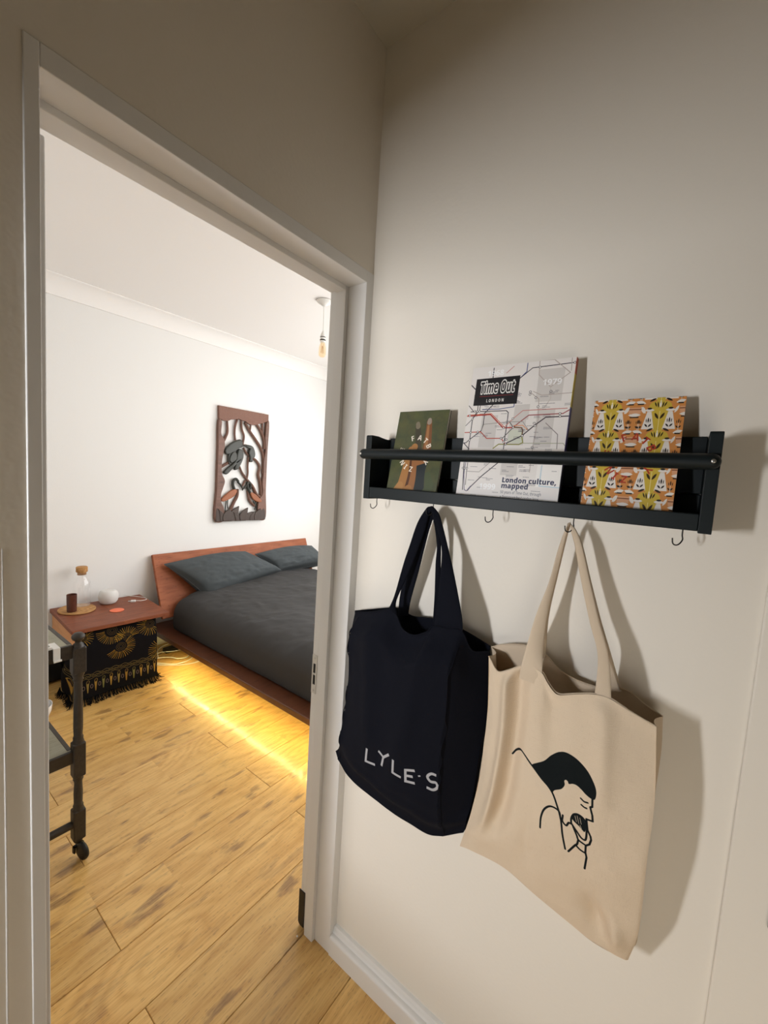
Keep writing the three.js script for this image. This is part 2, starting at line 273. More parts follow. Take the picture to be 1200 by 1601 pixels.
const hookSpots = [['empty wire hook nearest the door frame', 0.100], ['dark wire hook that carries the navy bag', 0.270], ['empty wire hook between the two bags', 0.418], ['dark wire hook that carries the cream bag', 0.581], ['empty wire hook at the right end of the rack', 0.752]];
for (const [l, z] of hookSpots) {
  const h = thing('wire_hook', l, 'hook', [-0.024, 1.4275, z], 'wire hooks under the rack');
  const k = 1.35;
  mesh('wire', tube([V(0, 0.001, 0), V(0, -0.008, 0), V(-0.0005, -0.014, 0.0008), V(-0.003, -0.0195, -0.002), V(-0.005, -0.0212, -0.0055), V(-0.007, -0.019, -0.0085), V(-0.0075, -0.0125, -0.0095)].map((v) => v.multiplyScalar(k)), 0.0011, 40, 8), darkMetal, h);
  mesh('collar', new THREE.CylinderGeometry(0.0022, 0.0028, 0.0022, 12), darkMetal, h);
}
// ---- books: origin at the lower edge of the cover, leaning back on the rack
function book(name, label, w, h, t, z0, bx, tx, coverTex, edge, opt = {}) {
  const b = thing(name, label, 'book', [bx, 1.4375, z0], undefined);
  b.rotation.z = -Math.atan2(tx - bx, h);
  const ct = 0.0012;
  const cover = new THREE.BoxGeometry(ct, h, w); cover.translate(ct / 2, h / 2, w / 2);
  const paper = std({ color: 0xd9d3c6, roughness: 0.8 }), plain = std({ color: edge, roughness: 0.5 });
  const cm = mesh('cover', cover, [plain, phys({ map: coverTex, roughness: 0.4, clearcoat: opt.coat ?? 0.15, clearcoatRoughness: 0.35 }), plain, plain, plain, plain], b);
  mesh('pages', box(ct, t - ct, 0.001, h - 0.001, 0.0008, w - 0.001), paper, b);
  mesh('back_cover', box(t - ct, t, 0, h, 0, w), plain, b);
  if (opt.spine) opt.spine(b, t);
  return b;
}
const MM = 4;                                                      // canvas pixels per millimetre of a cover
// a cover canvas drawn with x to the right (along +z) and y down; the -x face of a box shows u along +z
const coverTex = (w, h, draw) => canvasTex(w * MM, h * MM, (g) => { g.scale(MM, MM); draw(g); });
function ringText(g, cx, cy, r, letters, size, color, sx = 1) {
  g.fillStyle = color; g.textAlign = 'center'; g.textBaseline = 'middle'; g.font = 'bold ' + size + 'px sans-serif';
  for (const [ch, a] of letters) { g.save(); g.translate(cx + Math.sin(a * Math.PI / 180) * r * sx, cy - Math.cos(a * Math.PI / 180) * r); g.rotate(a * Math.PI / 180); g.fillText(ch, 0, 0); g.restore(); }
}
const RING = [['F', -20], ['A', 10], ['T', 37], ['B', 62], ['O', 91], ['Y', 122], ['Z', 186], ['I', 211], ['N', 233], ['E', 283]];
{
  // olive zine: hands on a green ground, letters in a ring
  const tex = coverTex(142, 217, (g) => {
    g.fillStyle = '#484e2f'; g.fillRect(0, 0, 142, 217);
    for (let i = 0; i < 900; i++) { g.fillStyle = `rgba(${rnd() > 0.5 ? '112,116,66' : '36,42,28'},0.035)`; g.beginPath(); g.arc(rnd() * 142, rnd() * 217, 4 + rnd() * 10, 0, 7); g.fill(); }
    const limb = (pts, w0, w1, col) => { const c = new THREE.CatmullRomCurve3(pts.map(([x, y]) => V(x, y, 0))), n = 60; g.fillStyle = col; for (let i = 0; i <= n; i++) { const p = c.getPoint(i / n); g.beginPath(); g.arc(p.x, p.y, lerp(w0, w1, i / n), 0, 7); g.fill(); } };
    limb([[92, 217], [88, 185], [86, 150], [92, 120]], 20, 16, '#20272a'); limb([[108, 217], [120, 190], [112, 160]], 14, 8, '#475133');
    limb([[76, 118], [70, 78], [61, 38]], 10, 7, '#3f3929'); limb([[62, 40], [60, 33]], 6.5, 5.5, '#7c725e');
    limb([[97, 112], [96, 75], [92, 28]], 13, 7, '#7b4d2b'); limb([[94, 100], [93, 72], [91, 40]], 5, 3, '#a26f42'); limb([[92, 30], [92, 24]], 6, 5, '#98897a');
    limb([[92, 120], [74, 128]], 13, 11, '#9a653a');
    limb([[44, 206], [48, 165], [52, 122], [62, 92]], 16, 9, '#a8743f'); limb([[66, 206], [69, 172], [66, 120]], 13, 9, '#98643a'); limb([[57, 196], [60, 160], [58, 125]], 4, 3, '#55301a'); limb([[28, 217], [38, 190]], 16, 10, '#b17f48'); limb([[60, 217], [64, 198]], 22, 11, '#a6733f'); limb([[48, 110], [52, 98]], 8, 7, '#b07c47');
    ringText(g, 66, 108, 40, RING, 18, '#efe4d4', 1);
  });
  book('zine', 'olive green softcover zine with a photograph of hands and pale letters in a ring', 0.142, 0.217, 0.009, 0.1405, -0.043, 0.0, tex, 0x2c3122, { coat: 0.05 });
}
{
  // large tube-map book
  const tex = coverTex(217, 305, (g) => {
    // helper: zoom coordinates (x,y of an enlarged view) to cover millimetres, per row interpolation
    const P = (x, y) => { const t = (y - 115) / (1190 - 115), l = lerp(246, 108, t), r = lerp(1047, 905, t); return [(x - l) / (r - l) * 217, lerp(2, 292, t * (1 - 0.0) ) + ((x - l) / (r - l) - 0.5) * lerp(18, -18, t) * 0.55]; };
    g.fillStyle = '#e9e3dd'; g.fillRect(0, 0, 217, 305);
    g.fillStyle = '#d3cdc7'; for (const [x0, x1, y0, y1] of [[786, 940, 170, 420], [330, 430, 520, 780], [560, 660, 560, 760], [770, 860, 480, 780], [500, 610, 870, 1000], [600, 700, 440, 560]]) { const a = P(x0, y0), b = P(x1, y1); g.fillRect(a[0], a[1], b[0] - a[0], b[1] - a[1]); }
    g.fillStyle = '#f3efe9'; { const a = P(770, 900), b = P(930, 1090); g.fillRect(a[0], a[1], b[0] - a[0], b[1] - a[1]); }
    g.fillStyle = '#d4d6c4'; { const a = P(555, 640), b = P(655, 745); g.fillRect(a[0], a[1], b[0] - a[0], b[1] - a[1]); }
    const line = (pts, col, w) => { g.strokeStyle = col; g.lineWidth = w; g.lineJoin = 'round'; g.lineCap = 'round'; g.beginPath(); pts.forEach(([x, y], i) => { const p = P(x, y); i ? g.lineTo(...p) : g.moveTo(...p); }); g.stroke(); };
    const D = '#2b2630', R = '#b23327', O = '#c9542a', BL = '#37457f', GR = '#9a938c', BR = '#7a5340', OL = '#8d8b3c', PK = '#c7857c';
    line([[425, 135], [416, 215]], D, 2); line([[698, 112], [690, 178], [610, 255], [590, 455], [470, 470], [330, 470]], BL, 1.6); line([[610, 250], [735, 152], [1040, 130]], D, 1.6);
    line([[790, 100], [782, 210], [866, 310], [1005, 205], [900, 100]], '#b7a9a0', 1.6); line([[782, 97], [895, 97]], '#b7a9a0', 1.6); line([[866, 310], [866, 400], [820, 470], [770, 480]], '#c9bfb6', 1.6); line([[716, 345], [780, 400], [775, 560], [735, 775], [710, 970]], '#b7a9a0', 1.5); line([[740, 340], [800, 372], [1020, 362]], '#b7a9a0', 1.4); line([[530, 180], [590, 130]], PK, 1.4); line([[1020, 95], [1012, 190]], '#b7a9a0', 1.4);
    line([[232, 268], [264, 300]], D, 2); line([[434, 420], [350, 500], [340, 590], [325, 640], [218, 716], [190, 740], [170, 740], [220, 790]], D, 1.7); line([[293, 425], [288, 480], [245, 545], [215, 790], [180, 870], [170, 1120]], D, 1.7); line([[312, 425], [306, 480]], D, 1.6); line([[212, 436], [250, 480]], D, 1.4);
    line([[200, 520], [400, 512], [505, 622], [590, 620]], R, 2.6); line([[205, 512], [408, 505], [512, 612]], O, 1.2); line([[230, 486], [530, 484], [546, 500], [535, 600], [520, 700], [510, 790]], D, 1.7); line([[185, 600], [250, 540], [300, 480]], D, 1.2);
    line([[590, 620], [650, 624], [658, 640], [652, 690], [660, 740], [630, 755], [470, 752], [425, 785]], OL, 2.2); line([[590, 616], [652, 624], [660, 645], [654, 690]], '#6b3c30', 2); line([[510, 622], [585, 550], [660, 488], [980, 480]], PK, 1.7); line([[586, 618], [660, 560], [705, 526], [950, 520], [1000, 490]], '#94393a', 1.9); line([[500, 705], [586, 620], [560, 580]], '#57504e', 1.6); line([[520, 750], [655, 685], [750, 605], [830, 545], [1000, 540]], '#3a3036', 2.2);
    line([[180, 655], [320, 652], [370, 705], [490, 705], [520, 745]], '#bb4a35', 1.9); line([[325, 640], [345, 590], [540, 575], [660, 575], [700, 640]], GR, 1.3); line([[660, 745], [950, 748], [968, 780]], '#a9ab8c', 1.3); line([[830, 590], [912, 680], [905, 790]], '#8d837f', 1.5); line([[590, 605], [660, 605], [695, 640]], '#e08b4a', 1.4);
    line([[490, 880], [330, 1010], [240, 1095], [215, 1125]], D, 1.9); line([[200, 870], [185, 945], [180, 1000], [185, 1120], [205, 1130], [240, 1090]], '#5b5272', 1.6); line([[216, 870], [205, 950], [195, 1080]], D, 1.3); line([[480, 885], [410, 890], [310, 975], [200, 970]], '#a49b95', 1.3); line([[480, 882], [720, 892], [940, 905]], '#4c4652', 1.4);
    line([[800, 920], [780, 1075], [930, 1085]], '#c3d3dc', 2.4);
    for (const [x, y] of [[1037, 130], [790, 150], [868, 345], [717, 342], [714, 362], [758, 390], [774, 462], [930, 520], [930, 540], [745, 590], [752, 610], [583, 550], [585, 620], [655, 686], [510, 622], [490, 705], [530, 715], [526, 752], [512, 735], [245, 545], [231, 655], [293, 652], [222, 718], [730, 778], [265, 482], [285, 484], [305, 484], [220, 518], [170, 945], [188, 946], [205, 946]]) { const p = P(x, y); g.fillStyle = '#f2eee8'; g.strokeStyle = '#2b2630'; g.lineWidth = 0.9; g.beginPath(); g.arc(p[0], p[1], 2.1, 0, 7); g.fill(); g.stroke(); }
    // station names too small to read in the photograph: short grey ticks of ink
    for (let i = 0; i < 90; i++) { const p = [8 + rnd() * 200, 62 + rnd() * 225]; g.fillStyle = 'rgba(70,66,74,0.55)'; const n = 1 + Math.floor(rnd() * 2); for (let k = 0; k < n; k++) { let x = p[0]; const end = x + 7 + rnd() * 10; while (x < end) { const w = 0.6 + rnd() * 1.2; g.fillRect(x, p[1] + k * 2.8, w, 1.4); x += w + 0.5; } } }
    const rect = (a, b, c, d2, col) => { g.fillStyle = col; g.beginPath(); [a, b, c, d2].forEach((q, i) => { const p = P(...q); i ? g.lineTo(...p) : g.moveTo(...p); }); g.fill(); };
    g.fillStyle = '#141318'; g.fillRect(12, 26.6, 98, 60.5);
    g.save(); g.textAlign = 'center'; g.textBaseline = 'alphabetic'; g.font = 'bold 27px sans-serif'; g.translate(62, 60); g.transform(0.78, 0, -0.05, 1.3, 0, 0); g.lineJoin = 'round'; g.strokeStyle = '#efece6'; g.lineWidth = 4.2; g.strokeText('Time Out', 0, 0, 100); g.fillStyle = '#141318'; g.strokeStyle = '#141318'; g.lineWidth = 0.8; g.fillText('Time Out', 0, 0, 100); g.restore();
    g.fillStyle = '#8e2b2d'; g.fillRect(24, 66.5, 76, 1.1);
    g.save(); g.textAlign = 'center'; g.font = 'bold 10px sans-serif'; g.fillStyle = '#efece6'; g.translate(61, 81); g.fillText('L O N D O N', 0, 0, 40); g.restore();
    g.textAlign = 'left'; g.fillStyle = g.strokeStyle = '#1d2347'; g.lineWidth = 0.55; g.lineJoin = 'round'; g.font = 'bold 14.5px sans-serif'; for (const [t, x, y, w] of [['London culture,', 101, 255.5, 110], ['mapped', 101, 267.5, 60]]) { g.fillText(t, x, y, w); g.strokeText(t, x, y, w); }
    g.font = '8px sans-serif'; g.fillStyle = '#4a4956'; g.fillText('50 years of Time Out, through', 101, 279, 84); g.fillText('a Transport for London lens', 101, 289, 80);
    g.fillStyle = 'rgba(255,255,255,0.75)'; g.font = 'bold 17px sans-serif'; g.fillText('1979', 158, 52); g.fillText('1968', 36, 22); g.fillText('1999', 52, 272);
  });
  book('map_book', 'large white softcover book printed with a tube map of coloured lines', 0.217, 0.305, 0.012, 0.3345, -0.043, 0.0, tex, 0xcfc8c0, {
    spine: (b, t) => { [[0.305, 0.272, 0xa64a2c], [0.272, 0.205, 0xb09a2e], [0.205, 0.09, 0x3d3566], [0.09, 0, 0x2a2a34]].forEach(([y1, y0, c], i) => mesh('spine', box(0.0003, t, y0, y1, 0.217, 0.2182), std({ color: c, roughness: 0.5 }), b).userData.label = ['rust red stretch of the spine', 'mustard stretch of the spine', 'purple stretch of the spine', 'dark grey stretch of the spine'][i]); },
  });
}
{
  // patterned zine: orange ground, yellow tulips, white bells, dark marks
  const tex = coverTex(142, 220, (g) => {
    g.fillStyle = '#d08a48'; g.fillRect(0, 0, 142, 220);
    const poly = (pts, c) => { g.fillStyle = c; g.beginPath(); pts.forEach((p, i) => (i ? g.lineTo(...p) : g.moveTo(...p))); g.closePath(); g.fill(); };
    const leaf = (x, y, a, l, w, c) => { g.save(); g.translate(x, y); g.rotate(a); g.fillStyle = c; g.beginPath(); g.moveTo(0, -l / 2); g.quadraticCurveTo(w, 0, 0, l / 2); g.quadraticCurveTo(-w, 0, 0, -l / 2); g.fill(); g.restore(); };
    const K = '#231a12', Y = '#cdb040', Wt = '#eae2d8';
    const tile = (cx0, cy0) => {
      g.save(); g.translate(cx0, cy0); g.scale(1, 1.28); const cx = 0, cy = 0;
      // between the tulips: pale mask with dashes
      for (const s of [-1, 1]) { const x = cx + s * 37; poly([[x - 9, cy + 4], [x + 9, cy + 4], [x + 8, cy + 13], [x, cy + 17], [x - 8, cy + 13]], '#d9a27a'); leaf(x, cy + 15, Math.PI / 2, 18, 5, Wt); g.fillStyle = K; g.fillRect(x - 6, cy + 17.5, 12, 1.7); g.fillStyle = '#6a3417'; g.fillRect(x - 9, cy + 6.2, 18, 1.2); leaf(x - 13 * 1, cy + 8, 0.5, 12, 4, Wt); leaf(x + 13, cy + 8, -0.5, 12, 4, Wt); leaf(x - 8, cy - 3, 1.35, 14, 5, Wt); leaf(x + 8, cy - 3, -1.35, 14, 5, Wt); g.fillStyle = K; g.fillRect(x - 12, cy - 1.5, 8, 1.8); g.fillRect(x + 4, cy - 1.5, 8, 1.8);
        for (const t of [-1, 1]) { const q = x + t * 8; leaf(q, cy + 25, 0, 7, 1.8, K); leaf(q - 2.6, cy + 26, -0.1, 5, 1.2, K); leaf(q + 2.6, cy + 26, 0.1, 5, 1.2, K); leaf(q - 2, cy + 33, -0.8, 5, 2, K); leaf(q + 2, cy + 33, 0.8, 5, 2, K); g.fillStyle = Wt; g.fillRect(q - 0.4, cy + 28, 0.8, 9); } }
      // yellow tulip
      g.fillStyle = Y; g.beginPath(); g.moveTo(cx, cy + 44); g.bezierCurveTo(cx - 6, cy + 24, cx - 9, cy + 16, cx - 17, cy + 8); g.bezierCurveTo(cx - 18, cy - 3, cx - 10, cy - 6, cx, cy - 3); g.bezierCurveTo(cx + 10, cy - 6, cx + 18, cy - 3, cx + 17, cy + 8); g.bezierCurveTo(cx + 9, cy + 16, cx + 6, cy + 24, cx, cy + 44); g.fill();
      poly([[cx - 8, cy + 36], [cx - 12, cy + 10], [cx + 12, cy + 10], [cx + 8, cy + 36], [cx + 2, cy + 43], [cx - 2, cy + 43]], Y);
      leaf(cx, cy + 0.5, 0, 9, 3.2, Wt); for (const s of [-1, 1]) { leaf(cx + s * 3.6, cy + 1, s * 0.2, 9, 2, K); leaf(cx + s * 7.2, cy + 0.5, s * 0.45, 8, 2, K); leaf(cx + s * 4.3, cy + 17, s * 0.62, 11, 3.6, '#332510'); leaf(cx + s * 12, cy - 6.2, s * 1.95, 11, 3, K); }
      g.fillStyle = '#efe0a0'; g.fillRect(cx - 0.4, cy + 10, 0.8, 30); g.beginPath(); g.arc(cx, cy + 39, 1.5, 0, 7); g.fill();
      for (const s of [-1, 1]) { const x = cx + s * 15.5; poly([[x - 3.2, cy + 11], [x + 3.2, cy + 11], [x + 9.5, cy + 36], [x - 9.5, cy + 36]], Wt); leaf(x, cy + 8.6, Math.PI / 2, 15, 4.5, Wt); g.fillStyle = K; g.beginPath(); g.ellipse(x, cy + 6.2, 3.6, 1.3, 0, 0, 7); g.fill(); leaf(x, cy + 23, 0, 7.5, 2.2, K); leaf(x - 3, cy + 23.6, -0.1, 6, 1.3, K); leaf(x + 3, cy + 23.6, 0.1, 6, 1.3, K); leaf(x - 2.8, cy + 30.5, -0.85, 6.4, 2.4, K); leaf(x + 2.8, cy + 30.5, 0.85, 6.4, 2.4, K); }
      g.restore();
    };
    for (const cy of [-43, 12, 67, 122, 177]) for (const cx of [30, 106]) tile(cx, cy);
    ringText(g, 69, 111, 40, RING, 19, '#b23a24', 0.9);
  });
  book('zine', 'orange softcover zine patterned with yellow tulips and white bells', 0.142, 0.219, 0.009, 0.5925, -0.043, 0.0, tex, 0xc9a184, { coat: 0.2 });
}
// ---- cloth helpers
const mmc = (a) => a.map((p) => V(p[0] / 1000, p[1] / 1000, p[2] / 1000));
const crv = (a) => new THREE.CatmullRomCurve3(a.map((p) => (p.isVector3 ? p : V(p[0] / 1000, p[1] / 1000, p[2] / 1000))), false, 'catmullrom', 0.5);
function grid(nu, nv, fn, uvfn) {
  const g = new THREE.BufferGeometry(), p = [], uv = [], ix = [];
  for (let j = 0; j <= nv; j++) for (let i = 0; i <= nu; i++) { const u = i / nu, v = j / nv, q = fn(u, v); p.push(q.x, q.y, q.z); const t = uvfn ? uvfn(u, v, q) : [u, v]; uv.push(t[0], t[1]); }
  for (let j = 0; j < nv; j++) for (let i = 0; i < nu; i++) { const a = j * (nu + 1) + i, b = a + 1, c = a + nu + 1, d = c + 1; ix.push(a, c, b, b, c, d); }
  g.setAttribute('position', new THREE.Float32BufferAttribute(p, 3)); g.setAttribute('uv', new THREE.Float32BufferAttribute(uv, 2)); g.setIndex(ix); g.computeVertexNormals();
  return g;
}
function coons(T, B, L, R) {                                       // T, B left to right; L, R top to bottom
  const t = crv(T), b = crv(B), l = crv(L), r = crv(R), c00 = t.getPoint(0), c10 = t.getPoint(1), c01 = b.getPoint(0), c11 = b.getPoint(1);
  return (u, v) => { const q = t.getPointAt(u).multiplyScalar(1 - v).addScaledVector(b.getPointAt(u), v).addScaledVector(l.getPointAt(v), 1 - u).addScaledVector(r.getPointAt(v), u); q.addScaledVector(c00, -(1 - u) * (1 - v)).addScaledVector(c10, -u * (1 - v)).addScaledVector(c01, -(1 - u) * v).addScaledVector(c11, -u * v); return q; };
}
// a strap between two edge lines, 2.6 mm thick, rolled a little
function strap(O, I, n = 70, th = 0.0013) {
  const o = crv(O), i = crv(I), g = new THREE.BufferGeometry(), p = [], uv = [], ix = [];
  for (let k = 0; k <= n; k++) {
    const s = k / n, a = o.getPoint(s), b = i.getPoint(s), w = b.clone().sub(a), tn = o.getTangent(s), nr = w.clone().cross(tn).normalize(); if (nr.x > 0) nr.negate();
    const m = 6;
    for (let e = 0; e <= m; e++) { const f = e / m, q = a.clone().addScaledVector(w, f).addScaledVector(nr, th + 0.0025 * Math.sin(f * Math.PI) * 0.6); p.push(q.x, q.y, q.z); uv.push(f * 0.3, s * 3); }
    for (let e = m; e >= 0; e--) { const f = e / m, q = a.clone().addScaledVector(w, f).addScaledVector(nr, -th + 0.0025 * Math.sin(f * Math.PI) * 0.6); p.push(q.x, q.y, q.z); uv.push(f * 0.3, s * 3); }
  }
  const m = 14; for (let k = 0; k < n; k++) for (let e = 0; e < m; e++) { const a = k * m + e, b = k * m + (e + 1) % m, c = a + m, d = b + m; ix.push(a, b, c, b, d, c); }
  g.setAttribute('position', new THREE.Float32BufferAttribute(p, 3)); g.setAttribute('uv', new THREE.Float32BufferAttribute(uv, 2)); g.setIndex(ix); g.computeVertexNormals();
  return g;
}
const TT = [[-55,1118,448],[-57,1093,470],[-59,1103,492],[-60,1124,524],[-62,1125,558],[-64,1109,573],[-66,1094,593],[-68,1106,623],[-70,1118,653],[-71,1120,679],[-73,1108,715],[-75,1099,750]];
const TR = [[-75,1099,750],[-85,982,760],[-85,879,760],[-60,724,761],[-30,627,751]];
const TB = [[-20,629,405],[-30,645,436],[-35,658,514],[-40,647,584],[-40,634,652],[-40,627,694],[-35,627,742],[-30,627,751]];
const TL = [[-55,1118,448],[-50,990,454],[-45,852,448],[-35,733,430],[-20,629,405]];
const TK = [[0,1116,432],[0,1131,461],[0,1142,508],[0,1135,547],[0,1108,587],[0,1101,641],[0,1110,670],[0,1112,701],[0,1097,728],[0,1086,757]];
const TKR = [[0,1086,757],[0,1012,761],[0,871,759],[0,638,761],[0,597,752]];
const SLo = [[-62,1126,520],[-45,1220,532],[-35,1298,550],[-28,1368,560],[-25,1409,570]];
const SLi = [[-64,1128,560],[-45,1167,554],[-35,1229,553],[-28,1299,560],[-25,1411,574]];
const SRi = [[-70,1115,655],[-55,1183,651],[-45,1240,630],[-35,1310,607],[-30,1373,589],[-25,1404,577]];
const SRo = [[-72,1119,681],[-55,1188,668],[-45,1244,646],[-35,1313,622],[-30,1380,600],[-25,1410,582]];
const P_hair = [[1127,1892],[1171,1932],[1193,1962],[1218,1987],[1243,2000],[1269,2000],[1299,1988],[1330,1965],[1351,1936],[1356,1914],[1352,1892],[1343,1889],[1324,1893],[1308,1902],[1291,1908],[1278,1906],[1265,1899],[1261,1905],[1254,1907],[1249,1901],[1252,1888],[1243,1868],[1219,1848],[1213,1837],[1196,1853],[1167,1866],[1137,1882]];
const P_lines = [[[1035,1867],[1050,1892],[1074,1914],[1092,1913],[1127,1892],[1171,1864],[1196,1851],[1215,1834],[1236,1796],[1252,1752],[1262,1697],[1275,1644]],[[1181,1669],[1181,1715],[1190,1753],[1210,1781],[1228,1786],[1243,1781],[1251,1755]],[[1346,1889],[1348,1863],[1342,1857],[1351,1831],[1354,1810],[1334,1807],[1337,1790],[1341,1767],[1352,1748],[1355,1735],[1351,1714],[1340,1702],[1341,1675],[1346,1656],[1343,1605]],[[1257,1774],[1258,1751],[1271,1742],[1280,1759],[1288,1760]],[[1288,1760],[1286,1779],[1292,1798],[1304,1806],[1320,1805],[1332,1795],[1338,1765],[1336,1723],[1325,1724],[1307,1743],[1289,1762]],[[1293,1757],[1309,1725],[1315,1711],[1340,1703]],[[1315,1711],[1312,1690],[1307,1683],[1286,1641]],[[1310,1683],[1323,1675],[1341,1671]],[[1309,1870],[1321,1865],[1333,1868]],[[1313,1848],[1323,1845],[1331,1846]]];
const P_mouth = [[1289,1781],[1295,1799],[1311,1806],[1327,1796],[1334,1778],[1332,1754],[1315,1766]];
const BT = [[-35,1111,57],[-60,1137,135],[-65,1157,190],[-65,1150,212],[-68,1122,235],[-70,1116,268],[-70,1135,304],[-70,1151,318],[-70,1156,356],[-65,1157,387],[-45,1114,405],[-10,1108,430]];
const BR = [[-10,1108,430],[-10,962,439],[-12,882,431],[-20,752,425],[-30,676,415]];
const BB = [[-30,685,10],[-35,675,38],[-40,649,89],[-45,640,205],[-45,639,285],[-40,637,332],[-35,647,364],[-30,676,415]];
const BL = [[-35,1111,57],[-15,1026,30],[-15,925,34],[-20,798,31],[-25,704,20],[-30,685,10]];
const BK = [[0,1099,28],[0,1110,63],[0,1134,139],[0,1142,174],[0,1135,205],[0,1133,228],[0,1141,278],[0,1140,326],[0,1136,357],[0,1127,394],[0,1116,429]];
const SF1o = [[-66,1157,189],[-50,1194,194],[-40,1271,207],[-35,1321,219],[-30,1376,233],[-27,1412,252],[-25,1419,261]];
const SF1i = [[-66,1150,214],[-50,1179,200],[-40,1241,219],[-35,1292,235],[-30,1357,253],[-27,1400,262],[-25,1410,270]];
const SF2i = [[-70,1151,318],[-60,1163,317],[-45,1291,314],[-38,1335,306],[-32,1363,292],[-28,1391,277],[-25,1410,265]];
const SF2o = [[-66,1158,389],[-60,1194,380],[-45,1282,345],[-38,1327,325],[-32,1374,304],[-28,1403,289],[-25,1419,270]];
const SB1o = [[-5,1121,177],[-10,1196,186],[-15,1251,205],[-17,1298,219],[-18,1360,239],[-18,1412,260]];
const SB1i = [[-5,1132,208],[-10,1180,217],[-15,1257,237],[-17,1313,249],[-18,1363,260],[-18,1406,272]];
const SB2i = [[-5,1129,282],[-10,1201,284],[-15,1282,283],[-17,1324,284],[-18,1370,275],[-18,1400,265]];
const SB2o = [[-5,1135,305],[-10,1205,299],[-15,1284,296],[-17,1326,294],[-18,1372,290],[-18,1408,275]];
const LY = [[[332,1593],[322,1516],[382,1524]],[[402,1611],[437,1597],[477,1636]],[[437,1597],[425,1543]],[[506,1627],[502,1556],[548,1551]],[[618,1617],[571,1601],[572,1542],[621,1554]],[[571,1572],[609,1582]],[[640,1604],[643,1598]],[[722,1638],[698,1636],[681,1614],[695,1597],[723,1601],[730,1584],[710,1561],[679,1560]]];

